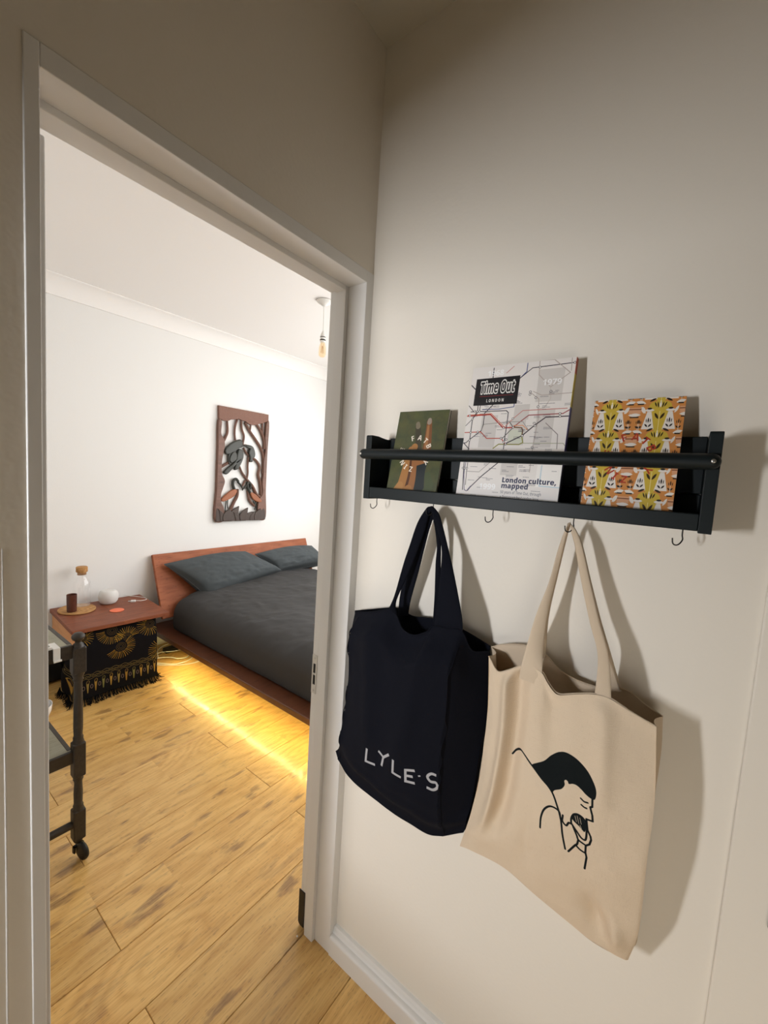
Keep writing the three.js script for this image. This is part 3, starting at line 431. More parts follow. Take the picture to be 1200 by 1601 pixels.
const shiftX = (a, dx, dy = 0, dz = 0) => a.map((p) => [p[0] + dx, p[1] + dy, p[2] + dz]);
{
  // navy bag with pale lettering, hung from the second hook
  const bag = thing('tote_bag', 'navy blue cotton tote bag with pale printed lettering near its base', 'bag', [0, 0, 0]);
  const navy = '#0b0d16';
  // print: half-millimetre units (z, y) of the front panel
  const U0 = 0, U1 = 0.46, V0 = 0.6, V1 = 1.18;
  const tex = canvasTex(1024, 1291, (g, w, h) => {
    g.fillStyle = navy; g.fillRect(0, 0, w, h);
    const X = (z) => (z / 2000 - U0) / (U1 - U0) * w, Y = (y) => (V1 - y / 2000) / (V1 - V0) * h;
    g.strokeStyle = '#a9a7a8'; g.lineWidth = 14; g.lineJoin = 'miter'; g.lineCap = 'butt';
    for (const l of LY) { g.beginPath(); if (l.length > 4) { const c = new THREE.CatmullRomCurve3(l.map(([z, y]) => V(X(z), Y(y), 0))); for (let i = 0; i <= 40; i++) { const p = c.getPoint(i / 40); i ? g.lineTo(p.x, p.y) : g.moveTo(p.x, p.y); } } else l.forEach(([z, y], i) => (i ? g.lineTo(X(z), Y(y)) : g.moveTo(X(z), Y(y)))); g.stroke(); }
  });
  const m = cloth({ map: tex, sheen: 0.08, sheenRoughness: 0.6, sheenColor: new THREE.Color(0.12, 0.14, 0.22) }, 16, 0.0003), plain = cloth({ color: new THREE.Color(navy), sheen: 0.08, sheenRoughness: 0.6, sheenColor: new THREE.Color(0.12, 0.14, 0.22) }, 16, 0.0003);
  const F = coons(BT, BB, BL, BR);
  const seamR = (v) => 0.80 - 0.03 * v + 0.12 * v * v * v, seamL = (v) => 0.055 + 0.05 * Math.sin(v * Math.PI) * (1 - v);
  const front = grid(110, 110, (u, v) => {
    const q = F(u, v), a = seamL(v), b = seamR(v), e = 0.075 * sstep(0.02, 0.25, v) * (1 - sstep(0.93, 1, v) * 0.6);
    let d = u < a ? 0 : u > b ? -0.022 * Math.sin(Math.PI * (u - b) / (1 - b)) : 1;
    let dx = 0;
    if (u < a) dx = -0.035 * (u / a); else if (u > b) dx = -0.04 * (1 - (u - b) / (1 - b)) ** 1.2; else { const t = (u - a) / (b - a); dx = lerp(-0.035, -0.04, t) - 0.016 * Math.sin(t * Math.PI) * Math.sin(Math.min(1, v * 1.1) * Math.PI) - 0.006 * Math.pow(2 * Math.abs(t - 0.5), 18); }
    dx *= sstep(0, 0.16, v) * (1 - 0.75 * sstep(0.8, 1, v));
    // folds running down from the strap roots and across the base
    const f1 = Math.exp(-Math.pow((u - (0.24 + 0.12 * v)) / 0.05, 2)), f2 = Math.exp(-Math.pow((u - (0.66 - 0.18 * v)) / 0.07, 2)), f3 = Math.exp(-Math.pow((u - (0.42 + 0.03 * v)) / 0.09, 2));
    dx += (-0.006 * f1 - 0.007 * f2 + 0.005 * f3) * sstep(0, 0.12, v) * (1 - sstep(0.55, 0.95, v)) + 0.004 * (fbm(u * 5, v * 4, 31, 3) - 0.5) * sstep(0.02, 0.2, v);
    dx += -0.008 * Math.exp(-Math.pow((v - 0.86 - 0.05 * u) / 0.035, 2)) * sstep(0.05, 0.3, u);
    q.x += dx; void d; void e; return q;
  }, (u, v, q) => [(q.z - U0) / (U1 - U0), (q.y - V0) / (V1 - V0)]);
  mesh('front_panel', front, m, bag);
  const K = coons(BK, BB.map(([x, y, z]) => [Math.min(18, x + 45), y, z]), [BK[0], [10, 950, 31], [8, 800, 30], [15, 685, 10]], [BK[BK.length - 1], [8, 962, 436], [8, 800, 424], [15, 676, 415]]);
  mesh('back_panel', grid(60, 60, (u, v) => { const q = K(u, v); q.x = Math.min(0.0255, q.x + 0.006 * Math.sin(v * 3.1)); return q; }), plain, bag);
  const t = crv(BT), kk = crv(BK), lf = crv(BL), rt = crv(BR), bb = crv(BB);
  const side = (edge, bk) => grid(10, 60, (u, v) => edge.getPointAt(v).lerp(bk(v), u));
  mesh('gusset', [side(lf, (v) => K(0, v).setX(Math.min(0.025, K(0, v).x))), side(rt, (v) => K(1, v)), grid(60, 6, (u, v) => bb.getPointAt(u).lerp(K(u, 1).setX(Math.min(0.025, K(u, 1).x)), v))], plain, bag);
  mesh('hem', [new THREE.TubeGeometry(t, 100, 0.0016, 6), new THREE.TubeGeometry(kk, 80, 0.0016, 6)], plain, bag);
  mesh('seam', [new THREE.TubeGeometry(new THREE.CatmullRomCurve3(Array.from({ length: 24 }, (_, i) => { const v = 0.04 + i / 24, p = front.attributes.position, u = Math.round(seamL(Math.min(v, 1)) * 110), j = Math.round(Math.min(1, v) * 110), n = j * 111 + u; return V(p.getX(n) - 0.0005, p.getY(n), p.getZ(n)); })), 80, 0.0013, 5), new THREE.TubeGeometry(new THREE.CatmullRomCurve3(Array.from({ length: 24 }, (_, i) => { const v = 0.06 + i / 25, p = front.attributes.position, u = Math.round(seamR(Math.min(v, 1)) * 110), j = Math.round(Math.min(1, v) * 110), n = j * 111 + u; return V(p.getX(n) - 0.0005, p.getY(n), p.getZ(n)); })), 80, 0.0013, 5)], plain, bag);
  mesh('strap', strap([...SF1o, ...SF2o.slice().reverse()], [...SF1i, ...SF2i.slice().reverse()], 110), plain, bag);
  mesh('strap', strap([...SB1o, ...SB2o.slice().reverse()], [...SB1i, ...SB2i.slice().reverse()], 110), plain, bag);
}
{
  // natural canvas bag with a line drawing, hung from the fourth hook
  const bag = thing('tote_bag', 'cream canvas tote bag with a black line drawing of a man eating', 'bag', [0, 0, 0]);
  const cream = '#decab0', U0 = 0.38, U1 = 0.79, V0 = 0.58, V1 = 1.16;
  const tex = canvasTex(1024, 1448, (g, w, h) => {
    g.fillStyle = cream; g.fillRect(0, 0, w, h);
    for (let i = 0; i < 2600; i++) { g.fillStyle = rnd() > 0.5 ? 'rgba(120,96,64,0.10)' : 'rgba(255,244,220,0.12)'; const x = rnd() * w, y = rnd() * h; rnd() > 0.5 ? g.fillRect(x, y, 1, 6 + rnd() * 16) : g.fillRect(x, y, 6 + rnd() * 16, 1); }
    const X = (z) => (z / 2000 - U0) / (U1 - U0) * w, Y = (y) => (V1 - y / 2000) / (V1 - V0) * h, ink = '#14191a';
    const path = (l, close, smooth = true) => { g.beginPath(); const c = new THREE.CatmullRomCurve3(l.map(([z, y]) => V(X(z), Y(y), 0)), close, 'centripetal'); const n = l.length * 12; for (let i = 0; i <= n; i++) { const p = c.getPoint(i / n); i ? g.lineTo(p.x, p.y) : g.moveTo(p.x, p.y); } };
    g.fillStyle = ink; path(P_hair, true); g.fill();
    g.strokeStyle = ink; g.lineJoin = g.lineCap = 'round'; P_lines.forEach((l, i) => { g.lineWidth = i > 7 ? 7 : 8.5; if (i === 2) { g.beginPath(); l.forEach(([z, y], k) => (k ? g.lineTo(X(z), Y(y)) : g.moveTo(X(z), Y(y)))); } else path(l, false); g.stroke(); });
    g.fillStyle = ink; path(P_mouth, true); g.fill();
    g.strokeStyle = cream; g.lineWidth = 2; for (const [a, b, c, d] of [[1297, 1796, 1304, 1778], [1304, 1800, 1312, 1776], [1313, 1798, 1320, 1778], [1316, 1772, 1322, 1762]]) { g.beginPath(); g.moveTo(X(a), Y(b)); g.lineTo(X(c), Y(d)); g.stroke(); }
  });
  const m = cloth({ map: tex }, 18, 0.0005), plain = cloth({ color: new THREE.Color(cream) }, 18, 0.0005);
  const F = coons(TT, TB, TL, TR);
  const front = grid(120, 130, (u, v) => {
    const q = F(u, v), mid = Math.sin(u * Math.PI) * Math.sin(Math.min(1, 0.08 + v * 0.92) * Math.PI);
    let dx = -0.022 * mid;
    const fade = sstep(0, 0.06, v) * (1 - sstep(0.9, 1, v));
    const c1 = 0.17 + 0.02 * v - 0.10 * v * v, d1 = u - c1;              // ridge falling from the left strap root to the lower left corner
    dx += (-0.016 * Math.exp(-Math.pow(d1 / 0.035, 2)) + 0.020 * Math.exp(-Math.pow((d1 - 0.085) / 0.055, 2))) * fade * (1 - sstep(0.65, 0.9, v));
    dx += -0.009 * Math.exp(-Math.pow((u - 0.76 - 0.02 * v) / 0.05, 2)) * fade * (1 - sstep(0.2, 0.5, v)) + 0.010 * Math.exp(-Math.pow((u - 0.5 + 0.05 * v) / 0.10, 2)) * fade * (1 - sstep(0.15, 0.45, v));
    dx += 0.019 * Math.exp(-Math.pow((u - 0.80 - 0.35 * (v - 0.82)) / 0.06, 2) - Math.pow((v - 0.86) / 0.08, 2)) - 0.014 * Math.exp(-Math.pow((u - 0.90 - 0.3 * (v - 0.85)) / 0.04, 2) - Math.pow((v - 0.88) / 0.07, 2));   // pinch above the lower right corner
    dx += 0.006 * Math.exp(-Math.pow((u - 0.33 - 0.1 * v) / 0.05, 2) - Math.pow((v - 0.75) / 0.16, 2));
    dx += 0.010 * (fbm(u * 4, v * 5, 57, 3) - 0.5) * fade;
    q.x += dx; return q;
  }, (u, v, q) => [(q.z - U0) / (U1 - U0), (q.y - V0) / (V1 - V0)]);
  mesh('front_panel', front, m, bag);
  const TBk = TB.map(([x, y, z]) => [18, y, z]);
  const K = coons(TK, TBk, [TK[0], [12, 990, 452], [14, 852, 446], [14, 733, 428], TBk[0]], [...TKR.slice(0, 4), TBk[TBk.length - 1]]);
  mesh('back_panel', grid(60, 60, (u, v) => { const q = K(u, v); q.x = Math.min(0.0255, q.x + 0.012 * sstep(0, 0.3, v)); return q; }), plain, bag);
  const lf = crv(TL), rt = crv(TR), bb = crv(TB), kx = (u, v) => { const q = K(u, v); q.x = Math.min(0.0255, q.x + 0.012 * sstep(0, 0.3, v)); return q; };
  const fold = (edge, uu, sgn) => grid(14, 70, (u, v) => { const q = edge.getPointAt(v).lerp(kx(uu, v), u); q.z += sgn * Math.sin(u * Math.PI) * (0.011 * (1 - v) + 0.002); return q; });
  mesh('gusset', [fold(lf, 0, 1), fold(rt, 1, -0.6), grid(60, 8, (u, v) => { const q = bb.getPointAt(u).lerp(kx(u, 1), v); q.y -= 0.004 * Math.sin(v * Math.PI); return q; })], plain, bag);
  mesh('hem', [new THREE.TubeGeometry(crv(TT), 100, 0.0016, 6), new THREE.TubeGeometry(crv(TK), 80, 0.0016, 6)], plain, bag);
  mesh('strap', strap([[-66, 1098, 519], ...SLo, ...SRo.slice().reverse(), [-75, 1094, 682]], [[-67, 1098, 561], ...SLi, ...SRi.slice().reverse(), [-74, 1092, 655]], 110), plain, bag);
  const bo = (a) => a.map(([x, y, z]) => [Math.min(-18, x * 0.3 - 12), y - 3, z]), fin = (a, x, y, z) => [[x, y, z], ...bo(a).slice(1)];
  mesh('strap', strap([...fin(SLo, -3, 1130, 515), ...fin(SRo, -4, 1112, 689).reverse()], [...fin(SLi, -3, 1128, 548), ...fin(SRi, -4, 1108, 662).reverse()], 110), plain, bag);
}
// ---------------------------------------------------------------- bedroom: bed, pillows, carving, table and what stands on it
{
  const bed = thing('bed', 'low wooden platform bed with dark grey linen bedding and a leaning headboard', 'bed', [0.6, 0, -1.4]);
  const X = -0.6, Z = 1.4;
  const wood = (g) => boxUV(g, 0.9);
  mesh('platform', [wood(box(0.585, 2.35, 0.155, 0.193, -2.59, -0.42, 0.006).translate(X, 0, Z))], platformMat, bed);
  mesh('plinth', box(0.78, 2.2, 0, 0.155, -2.5, -0.6, 0.004).translate(X, 0, Z), blackPaint, bed);
  {
    // headboard leans: top against the wall, foot forward
    const g = wood(box(0, 1.6, 0, 0.505, -0.028, 0, 0.005)); g.rotateX(-0.375); g.translate(0.612 + X, 0.295, -2.372 + Z);
    mesh('headboard', g, teakMat, bed);
    for (const x of [0.8, 2.0]) mesh('headboard_bracket', tube([V(x + X, 0.19, -2.40 + Z), V(x + X, 0.32, -2.42 + Z), V(x + X, 0.36, -2.435 + Z)], 0.012, 10, 8), darkMetal, bed);
  }
  const linen = cloth({ color: new THREE.Color(0.066, 0.064, 0.063), sheen: 0.5, sheenRoughness: 0.5, sheenColor: new THREE.Color(0.2, 0.21, 0.23) }, 30, 0.0005);
  // duvet: a profile across the bed (left side, rounded shoulder, top, right side) swept along it
  const prof = crv([[700, 196, 0], [684, 225, 0], [680, 300, 0], [692, 370, 0], [742, 430, 0], [840, 470, 0], [1000, 492, 0], [1300, 503, 0], [1700, 503, 0], [2060, 490, 0], [2230, 440, 0], [2285, 360, 0], [2290, 250, 0], [2270, 196, 0]]);
  const dv = grid(170, 130, (u, v) => {
    const p = prof.getPointAt(u), endf = sstep(0, 0.1, v), z = lerp(-0.47, -2.35, v), top = sstep(0.36, 0.46, p.y);
    const foot = 1 - Math.pow(1 - Math.min(1, v / 0.12), 3);
    let y = p.y, x = p.x;
    y = lerp(0.2 + (y - 0.2) * 0.15, y, foot);
    const w = fbm(x * 5 + 0.6 * z, z * 7 - x * 3, 61, 4) - 0.5, ridg = 1 - Math.abs(2 * fbm(x * 2.6 + z * 1.3, z * 3.1 - x * 1.2, 75, 4) - 1);
    const fine = 1 - Math.abs(2 * fbm(x * 9 + z * 3, z * 6 - x * 6, 77, 3) - 1);
    y += top * (0.03 * w + 0.026 * (ridg - 0.75) + 0.007 * (fine - 0.7)); x += (1 - top) * 0.010 * (fbm(y * 3, z * 5, 79, 3) - 0.5) * (u < 0.5 ? 1 : -1);
    void endf; return V(x + X, y, z + Z);
  }, (u, v) => [u, v]);
  mesh('duvet', dv, linen, bed);
  mesh('mattress', box(0.72, 2.25, 0.194, 0.42, -2.34, -0.5, 0.05).translate(X, 0, Z), std({ color: 0x3a3a3c, roughness: 0.9 }), bed);
  // warm strip of small lamps under the edge of the platform
  const strip = mesh('led_strip', box(0.594, 0.604, 0.1525, 0.1548, -2.20, -0.45).translate(X, 0, Z), std({ color: 0xe8e0c8, roughness: 0.6 }), bed);
  const led = std({ color: 0xfff0c8, emissive: new THREE.Color(1, 0.78, 0.30), emissiveIntensity: 1050 }), lg = new THREE.BoxGeometry(0.005, 0.0016, 0.005);
  for (let i = 0; i < 35; i++) { const b = new THREE.Mesh(lg, led); b.name = 'led'; b.position.set(0.599 + X, 0.1517, -2.18 + i * 0.05 + Z); strip.add(b); }
}
areaLight('led_strip_light', new THREE.Color(1.0, 0.74, 0.17), 6, 1.72, 0.012, [0.5995, 0.1495, -1.33], [0.52, 0, -1.33]);
function pillow(label, c, T, seedN) {
  const [tl, tr, br, bl] = c.map((p) => V(...p)), p = thing('pillow', label, 'pillow', [0, 0, 0], 'pillows on the bed'), o = tl.clone().add(tr).add(br).add(bl).multiplyScalar(0.25); p.position.copy(o);
  const n = tr.clone().sub(tl).cross(bl.clone().sub(tl)).normalize(); if (n.z < 0) n.negate();
  const side = (s) => grid(60, 44, (u, v) => {
    const a = 2 * u - 1, b = 2 * v - 1, pin = 0.06;
    const uu = 0.5 + 0.5 * a * (1 - pin * (1 - b * b) * a * a), vv = 0.5 + 0.5 * b * (1 - pin * 1.3 * (1 - a * a) * b * b);
    const q = tl.clone().multiplyScalar((1 - uu) * (1 - vv)).addScaledVector(tr, uu * (1 - vv)).addScaledVector(br, uu * vv).addScaledVector(bl, (1 - uu) * vv).sub(o);
    q.y += 0.030 * Math.sin(Math.PI * u) * (1 - v) - 0.012 * Math.sin(Math.PI * u) * v * v; const h = T * Math.pow(Math.max(0, (1 - a * a) * (1 - b * b)), 0.36) * (1 + 0.7 * (v - 0.5));
    const edge = Math.min(1, 3 * Math.min(1 - Math.abs(a), 1 - Math.abs(b)));
    const w = edge * (0.035 * (fbm(u * 3.5, v * 3, seedN, 3) - 0.5) + 0.022 * (Math.abs(2 * fbm(u * 7, v * 6, seedN + 9, 3) - 1) - 0.3));
    return q.addScaledVector(n, s * (h + (s > 0 ? w : 0)));
  });
  const linen = cloth({ color: new THREE.Color(0.080, 0.090, 0.095), sheen: 0.5, sheenRoughness: 0.5, sheenColor: new THREE.Color(0.22, 0.24, 0.26) }, 20, 0.0005);
  mesh('pillow_case', [side(1), side(-1)], linen, p);
  const rim = []; for (let i = 0; i <= 40; i++) rim.push([i / 40, 0]); for (let i = 1; i <= 30; i++) rim.push([1, i / 30]); for (let i = 39; i >= 0; i--) rim.push([i / 40, 1]); for (let i = 29; i > 0; i--) rim.push([0, i / 30]);
  const pts = rim.map(([u, v]) => { const a = 2 * u - 1, b = 2 * v - 1, pin = 0.06, uu = 0.5 + 0.5 * a * (1 - pin * (1 - b * b) * a * a), vv = 0.5 + 0.5 * b * (1 - pin * 1.3 * (1 - a * a) * b * b); return tl.clone().multiplyScalar((1 - uu) * (1 - vv)).addScaledVector(tr, uu * (1 - vv)).addScaledVector(br, uu * vv).addScaledVector(bl, (1 - uu) * vv).sub(o).add(V(0, 0.030 * Math.sin(Math.PI * u) * (1 - v) - 0.012 * Math.sin(Math.PI * u) * v * v, 0)); });
  mesh('piping', new THREE.TubeGeometry(new THREE.CatmullRomCurve3(pts, true, 'catmullrom', 0.1), 280, 0.004, 6, true), linen, p);
}
pillow('dark grey linen pillow nearest the bedside table, leaning on the headboard', [[0.665, 0.695, -2.475], [1.40, 0.715, -2.485], [1.71, 0.512, -2.33], [0.915, 0.418, -2.275]], 0.125, 131);
pillow('dark grey linen pillow on the far side of the bed by the door jamb', [[1.50, 0.68, -2.47], [2.22, 0.69, -2.47], [2.30, 0.515, -2.31], [1.66, 0.515, -2.33]], 0.105, 141);
// ---- carved wall panel
{
  const c = thing('wall_carving', 'carved dark wooden openwork panel of birds among trees above the bed', 'wall carving', [1.409, 1.5, -2.598]);
  const TLc = [160, 78], TRc = [765, 200], BRc = [705, 1465], BLc = [118, 1495], W = 0.525, H = 1.015;
  // from the enlarged view to the panel's own plane, inverse bilinear by iteration
  const M = ([x, y]) => { let u = 0.5, v = 0.5; for (let k = 0; k < 12; k++) { const lx = lerp(TLc[0], BLc[0], v), rx = lerp(TRc[0], BRc[0], v); u = (x - lx) / (rx - lx); const ty = lerp(TLc[1], TRc[1], u), by = lerp(BLc[1], BRc[1], u); v = (y - ty) / (by - ty); } return [(u - 0.5) * W, (0.5 - v) * H]; };
  const carve = std({ map: woodTex(512, 512, hex('#7a5546'), hex('#553a2d'), hex('#2e1d15'), { s: 153, ring: 8 }), roughness: 0.5, bumpMap: plasterBump, bumpScale: 0.002 });
  const canopyMat = std({ color: 0x7f5848, roughness: 0.55, bumpMap: (() => { const t = dataTex(128, 128, (u, v) => { let m = 1; for (let i = -1; i <= 12; i++) for (let j = -1; j <= 12; j++) { const cx = (i + 0.3 + 0.5 * hash((i + 12) % 12, (j + 12) % 12, 5)) / 12, cy = (j + 0.3 + 0.5 * hash((i + 12) % 12, (j + 12) % 12, 6)) / 12, d = Math.hypot(u - cx, v - cy); m = Math.min(m, d * 16); } return clamp(1 - m); }, false); t.repeat.set(6, 6); return t; })(), bumpScale: 0.003 });
  const darkC = std({ color: 0x34352f, roughness: 0.45 }), rust = std({ color: 0x9c5c38, roughness: 0.5 }), leafM = std({ color: 0x463831, roughness: 0.5 });
  const slab = (pts, z0, d, bv = 0.006, smooth = true) => { const q = pts.map(M).map(([x, y]) => new THREE.Vector2(x, y)); const s = new THREE.Shape(); if (smooth) { const cc = new THREE.CatmullRomCurve3(q.map((p) => V(p.x, p.y, 0)), true, 'centripetal'); s.setFromPoints(cc.getPoints(q.length * 6).map((p) => new THREE.Vector2(p.x, p.y))); } else s.setFromPoints(q); const g = new THREE.ExtrudeGeometry(s, { depth: d, bevelEnabled: true, bevelSize: bv, bevelOffset: -bv, bevelThickness: bv, bevelSegments: 3, curveSegments: 8 }); g.translate(0, 0, z0 + bv); return g; };
  const limb = (pts, r0, r1, z = 0.014) => { const cc = new THREE.CatmullRomCurve3(pts.map(M).map(([x, y]) => V(x, y, z))), n = 40, g = new THREE.TubeGeometry(cc, n, 1, 8); const p = g.attributes.position, q = V(); for (let i = 0; i <= n; i++) { const ctr = cc.getPointAt(i / n), r = lerp(r0, r1, i / n); for (let j = 0; j <= 8; j++) { const k = i * 9 + j; q.fromBufferAttribute(p, k).sub(ctr).multiplyScalar(r); q.z *= 0.9; p.setXYZ(k, ctr.x + q.x, ctr.y + q.y, ctr.z + q.z); } } g.computeVertexNormals(); return g; };
  mesh('canopy', slab([[162, 80], [462, 139], [765, 200], [762, 275], [720, 288], [680, 300], [620, 310], [590, 320], [545, 318], [500, 300], [470, 272], [430, 262], [385, 240], [350, 248], [300, 250], [262, 268], [215, 262], [165, 235]], 0, 0.02, 0.004, false), canopyMat, c);
  mesh('trunk', slab([[164, 235], [190, 262], [186, 420], [218, 490], [225, 560], [210, 640], [195, 720], [188, 820], [190, 900], [222, 990], [200, 1080], [180, 1150], [180, 1240], [210, 1330], [205, 1480], [122, 1492], [132, 1050], [146, 620]], 0, 0.022), carve, c);
  mesh('trunk', slab([[762, 270], [735, 290], [720, 400], [712, 470], [716, 620], [690, 760], [684, 920], [672, 1010], [672, 1160], [640, 1200], [610, 1330], [640, 1470], [703, 1464], [720, 1100], [740, 700]], 0, 0.022), carve, c);
  const br = [[[[212, 520], [240, 460], [262, 400], [260, 262]], 0.017, 0.012], [[[380, 240], [352, 330], [345, 420], [352, 500]], 0.013, 0.011], [[[425, 262], [430, 360], [455, 450], [440, 545]], 0.013, 0.012], [[[470, 285], [520, 380], [590, 480], [650, 570], [690, 660], [700, 780], [690, 905]], 0.014, 0.018], [[[540, 320], [530, 390]], 0.01, 0.01], [[[540, 165], [610, 300], [670, 400], [712, 520], [712, 610]], 0.012, 0.02], [[[690, 295], [690, 420]], 0.012, 0.012], [[[740, 285], [730, 400]], 0.012, 0.012],
    [[[440, 560], [480, 560], [545, 580]], 0.012, 0.008], [[[450, 590], [490, 660], [540, 700], [610, 750], [648, 820], [632, 920], [655, 1010], [670, 1170]], 0.011, 0.02], [[[512, 700], [500, 800], [500, 900], [485, 985]], 0.012, 0.011], [[[395, 800], [430, 890], [490, 975], [560, 1060], [610, 1160], [680, 1210]], 0.011, 0.02], [[[190, 820], [280, 760], [345, 700]], 0.016, 0.014], [[[380, 1090], [370, 1180], [330, 1260], [290, 1350]], 0.014, 0.02], [[[470, 985], [430, 1060]], 0.011, 0.01], [[[500, 1110], [520, 1230], [580, 1300]], 0.013, 0.016]];
  for (const [p, a, b] of br) mesh('branch', limb(p, a * 0.85, b * 0.85), carve, c);
  const bird = (body, extras) => { const b = mesh('bird', slab(body, 0.008, 0.008, 0.011), darkC, c); for (const [n, g, m] of extras) mesh(n, g, m, b); };
  bird([[355, 500], [400, 488], [428, 515], [420, 560], [370, 600], [330, 640], [240, 668], [222, 620], [260, 560], [310, 520]], [['eye', slab([[378, 545], [404, 530], [408, 560], [385, 578]], 0.03, 0.003, 0.002), std({ color: 0xd8d2c8, roughness: 0.6 })], ['tail', slab([[270, 660], [310, 650], [300, 740], [275, 790], [262, 740]], 0.01, 0.012), darkC], ['beak', slab([[410, 545], [440, 560], [420, 580], [360, 600]], 0.014, 0.012), darkC]]);
  bird([[385, 600], [430, 625], [438, 700], [405, 790], [365, 850], [330, 855], [345, 780], [300, 850], [240, 910], [208, 895], [225, 855], [310, 780], [350, 720], [365, 650]], [['wing', slab([[310, 640], [345, 650], [350, 720], [290, 770], [270, 730]], 0.02, 0.012), darkC]]);
  bird([[530, 570], [556, 580], [582, 650], [578, 700], [550, 725], [548, 760], [512, 758], [515, 710], [500, 650], [515, 600]], [['beak', slab([[440, 560], [500, 555], [545, 575], [520, 600], [470, 580]], 0.016, 0.01), darkC]]);
  const stork = (bodyP, neckP, beakP, legs) => { const b = mesh('stork', slab(bodyP, 0.010, 0.010, 0.008), rust, c); mesh('neck', limb(neckP, 0.016, 0.012, 0.02), darkC, b); mesh('beak', limb(beakP, 0.012, 0.005, 0.02), darkC, b); for (const l of legs) mesh('leg', limb(l, 0.0055, 0.005, 0.016), darkC, b); };
  stork([[335, 1090], [360, 1110], [330, 1170], [260, 1220], [195, 1242], [178, 1225], [230, 1160], [280, 1115]], [[335, 1100], [318, 1040], [325, 985], [355, 968], [385, 1000]], [[375, 1000], [425, 1070], [432, 1110]], [[[245, 1235], [235, 1320], [225, 1410]], [[262, 1225], [258, 1300], [262, 1330]]]);
  stork([[520, 1130], [560, 1140], [620, 1190], [665, 1240], [645, 1255], [585, 1240], [540, 1200]], [[525, 1140], [500, 1090], [490, 1040], [505, 1010], [530, 1040], [520, 1100]], [[490, 1040], [455, 1075], [425, 1105]], [[[565, 1240], [590, 1300], [580, 1350]], [[590, 1245], [612, 1310], [605, 1345]]]);
  const blade = (b0, b1, tip, bow) => { const p = [], q = (a, c, e, t) => [(1 - t) * (1 - t) * a[0] + 2 * t * (1 - t) * c[0] + t * t * e[0], (1 - t) * (1 - t) * a[1] + 2 * t * (1 - t) * c[1] + t * t * e[1]]; const cl = [b0[0] - bow, lerp(b0[1], tip[1], 0.6)], cr = [b1[0] + bow * 0.6, lerp(b1[1], tip[1], 0.55)]; for (let i = 0; i <= 10; i++) p.push(q(b0, cl, tip, i / 10)); for (let i = 1; i <= 10; i++) p.push(q(tip, cr, b1, i / 10)); return p; };
  [[[118, 1492], [190, 1488], [130, 1320], 10], [[160, 1488], [235, 1486], [140, 1330], 0], [[190, 1486], [290, 1484], [270, 1330], 30], [[270, 1484], [350, 1482], [382, 1300], 40], [[335, 1482], [420, 1480], [310, 1370], 10], [[385, 1480], [450, 1478], [482, 1318], 40], [[440, 1478], [530, 1474], [545, 1368], 40], [[505, 1475], [600, 1472], [560, 1370], 10], [[560, 1473], [650, 1468], [640, 1330], 30], [[625, 1470], [704, 1465], [690, 1325], 20]].forEach(([b0, b1, t, bow], i) => mesh('leaf', slab(blade(b0, b1, t, bow), 0.013 + (i % 3) * 0.005, 0.012, 0.006, false), leafM, c));
}
// ---- floating bedside table
{
  const t = thing('bedside_table', 'reddish brown wooden bedside shelf table fixed to the wall', 'table', [0.252, 0.44, -2.595]);
  const g = boxUV(box(-0.275, 0.275, 0, 0.026, 0.02, 0.548, 0.004), 0.9); g.rotateY(-0.06);
  mesh('table_top', g, tableMat, t);
  const s = boxUV(box(-0.262, -0.242, -0.17, 0, 0.02, 0.528, 0.003), 1); s.rotateY(-0.06); mesh('side_panel', s, paleWood, t).userData.label = 'pale orange wood side panel';
}
const TY = 0.4665;
{
  const b = thing('serving_board', 'round pale wooden board under the glass carafe', 'board', [0.088, TY, -2.452]);
  const g = lathe([[0, 0], [0.108, 0], [0.112, 0.003], [0.112, 0.008], [0.109, 0.011], [0, 0.011]], 48); g.scale(0.92, 1, 1.05); mesh('board', g, corkMat, b);
  const k = thing('carafe', 'clear glass carafe closed with a cork stopper', 'carafe', [0.130, TY + 0.0112, -2.50]);
  mesh('glass_body', lathe([[0, 0.001], [0.047, 0.001], [0.0515, 0.006], [0.052, 0.135], [0.049, 0.162], [0.035, 0.19], [0.0285, 0.205], [0.0285, 0.232], [0.0265, 0.232], [0.0265, 0.205], [0.033, 0.189], [0.0468, 0.161], [0.0497, 0.135], [0.049, 0.008], [0.045, 0.005], [0, 0.005]], 48), phys({ color: 0xffffff, roughness: 0.03, transmission: 1, thickness: 0, ior: 1.45 }), k);
  mesh('cork_stopper', lathe([[0, 0.215], [0.0255, 0.215], [0.026, 0.234], [0.0335, 0.236], [0.0335, 0.266], [0.030, 0.27], [0, 0.27]], 32), corkMat, k);
  const u = thing('tumbler', 'small dark brown wooden tumbler in front of the carafe', 'cup', [0.045, TY + 0.0112, -2.405]);
  mesh('cup', lathe([[0, 0.001], [0.025, 0.001], [0.027, 0.004], [0.0285, 0.112], [0.0275, 0.115], [0.025, 0.112], [0.023, 0.012], [0, 0.01]], 36), std({ map: woodTex(256, 128, hex('#5a2c1a'), hex('#3e1c10'), hex('#220e07'), { s: 163, ring: 10 }), roughness: 0.4 }), u);
}
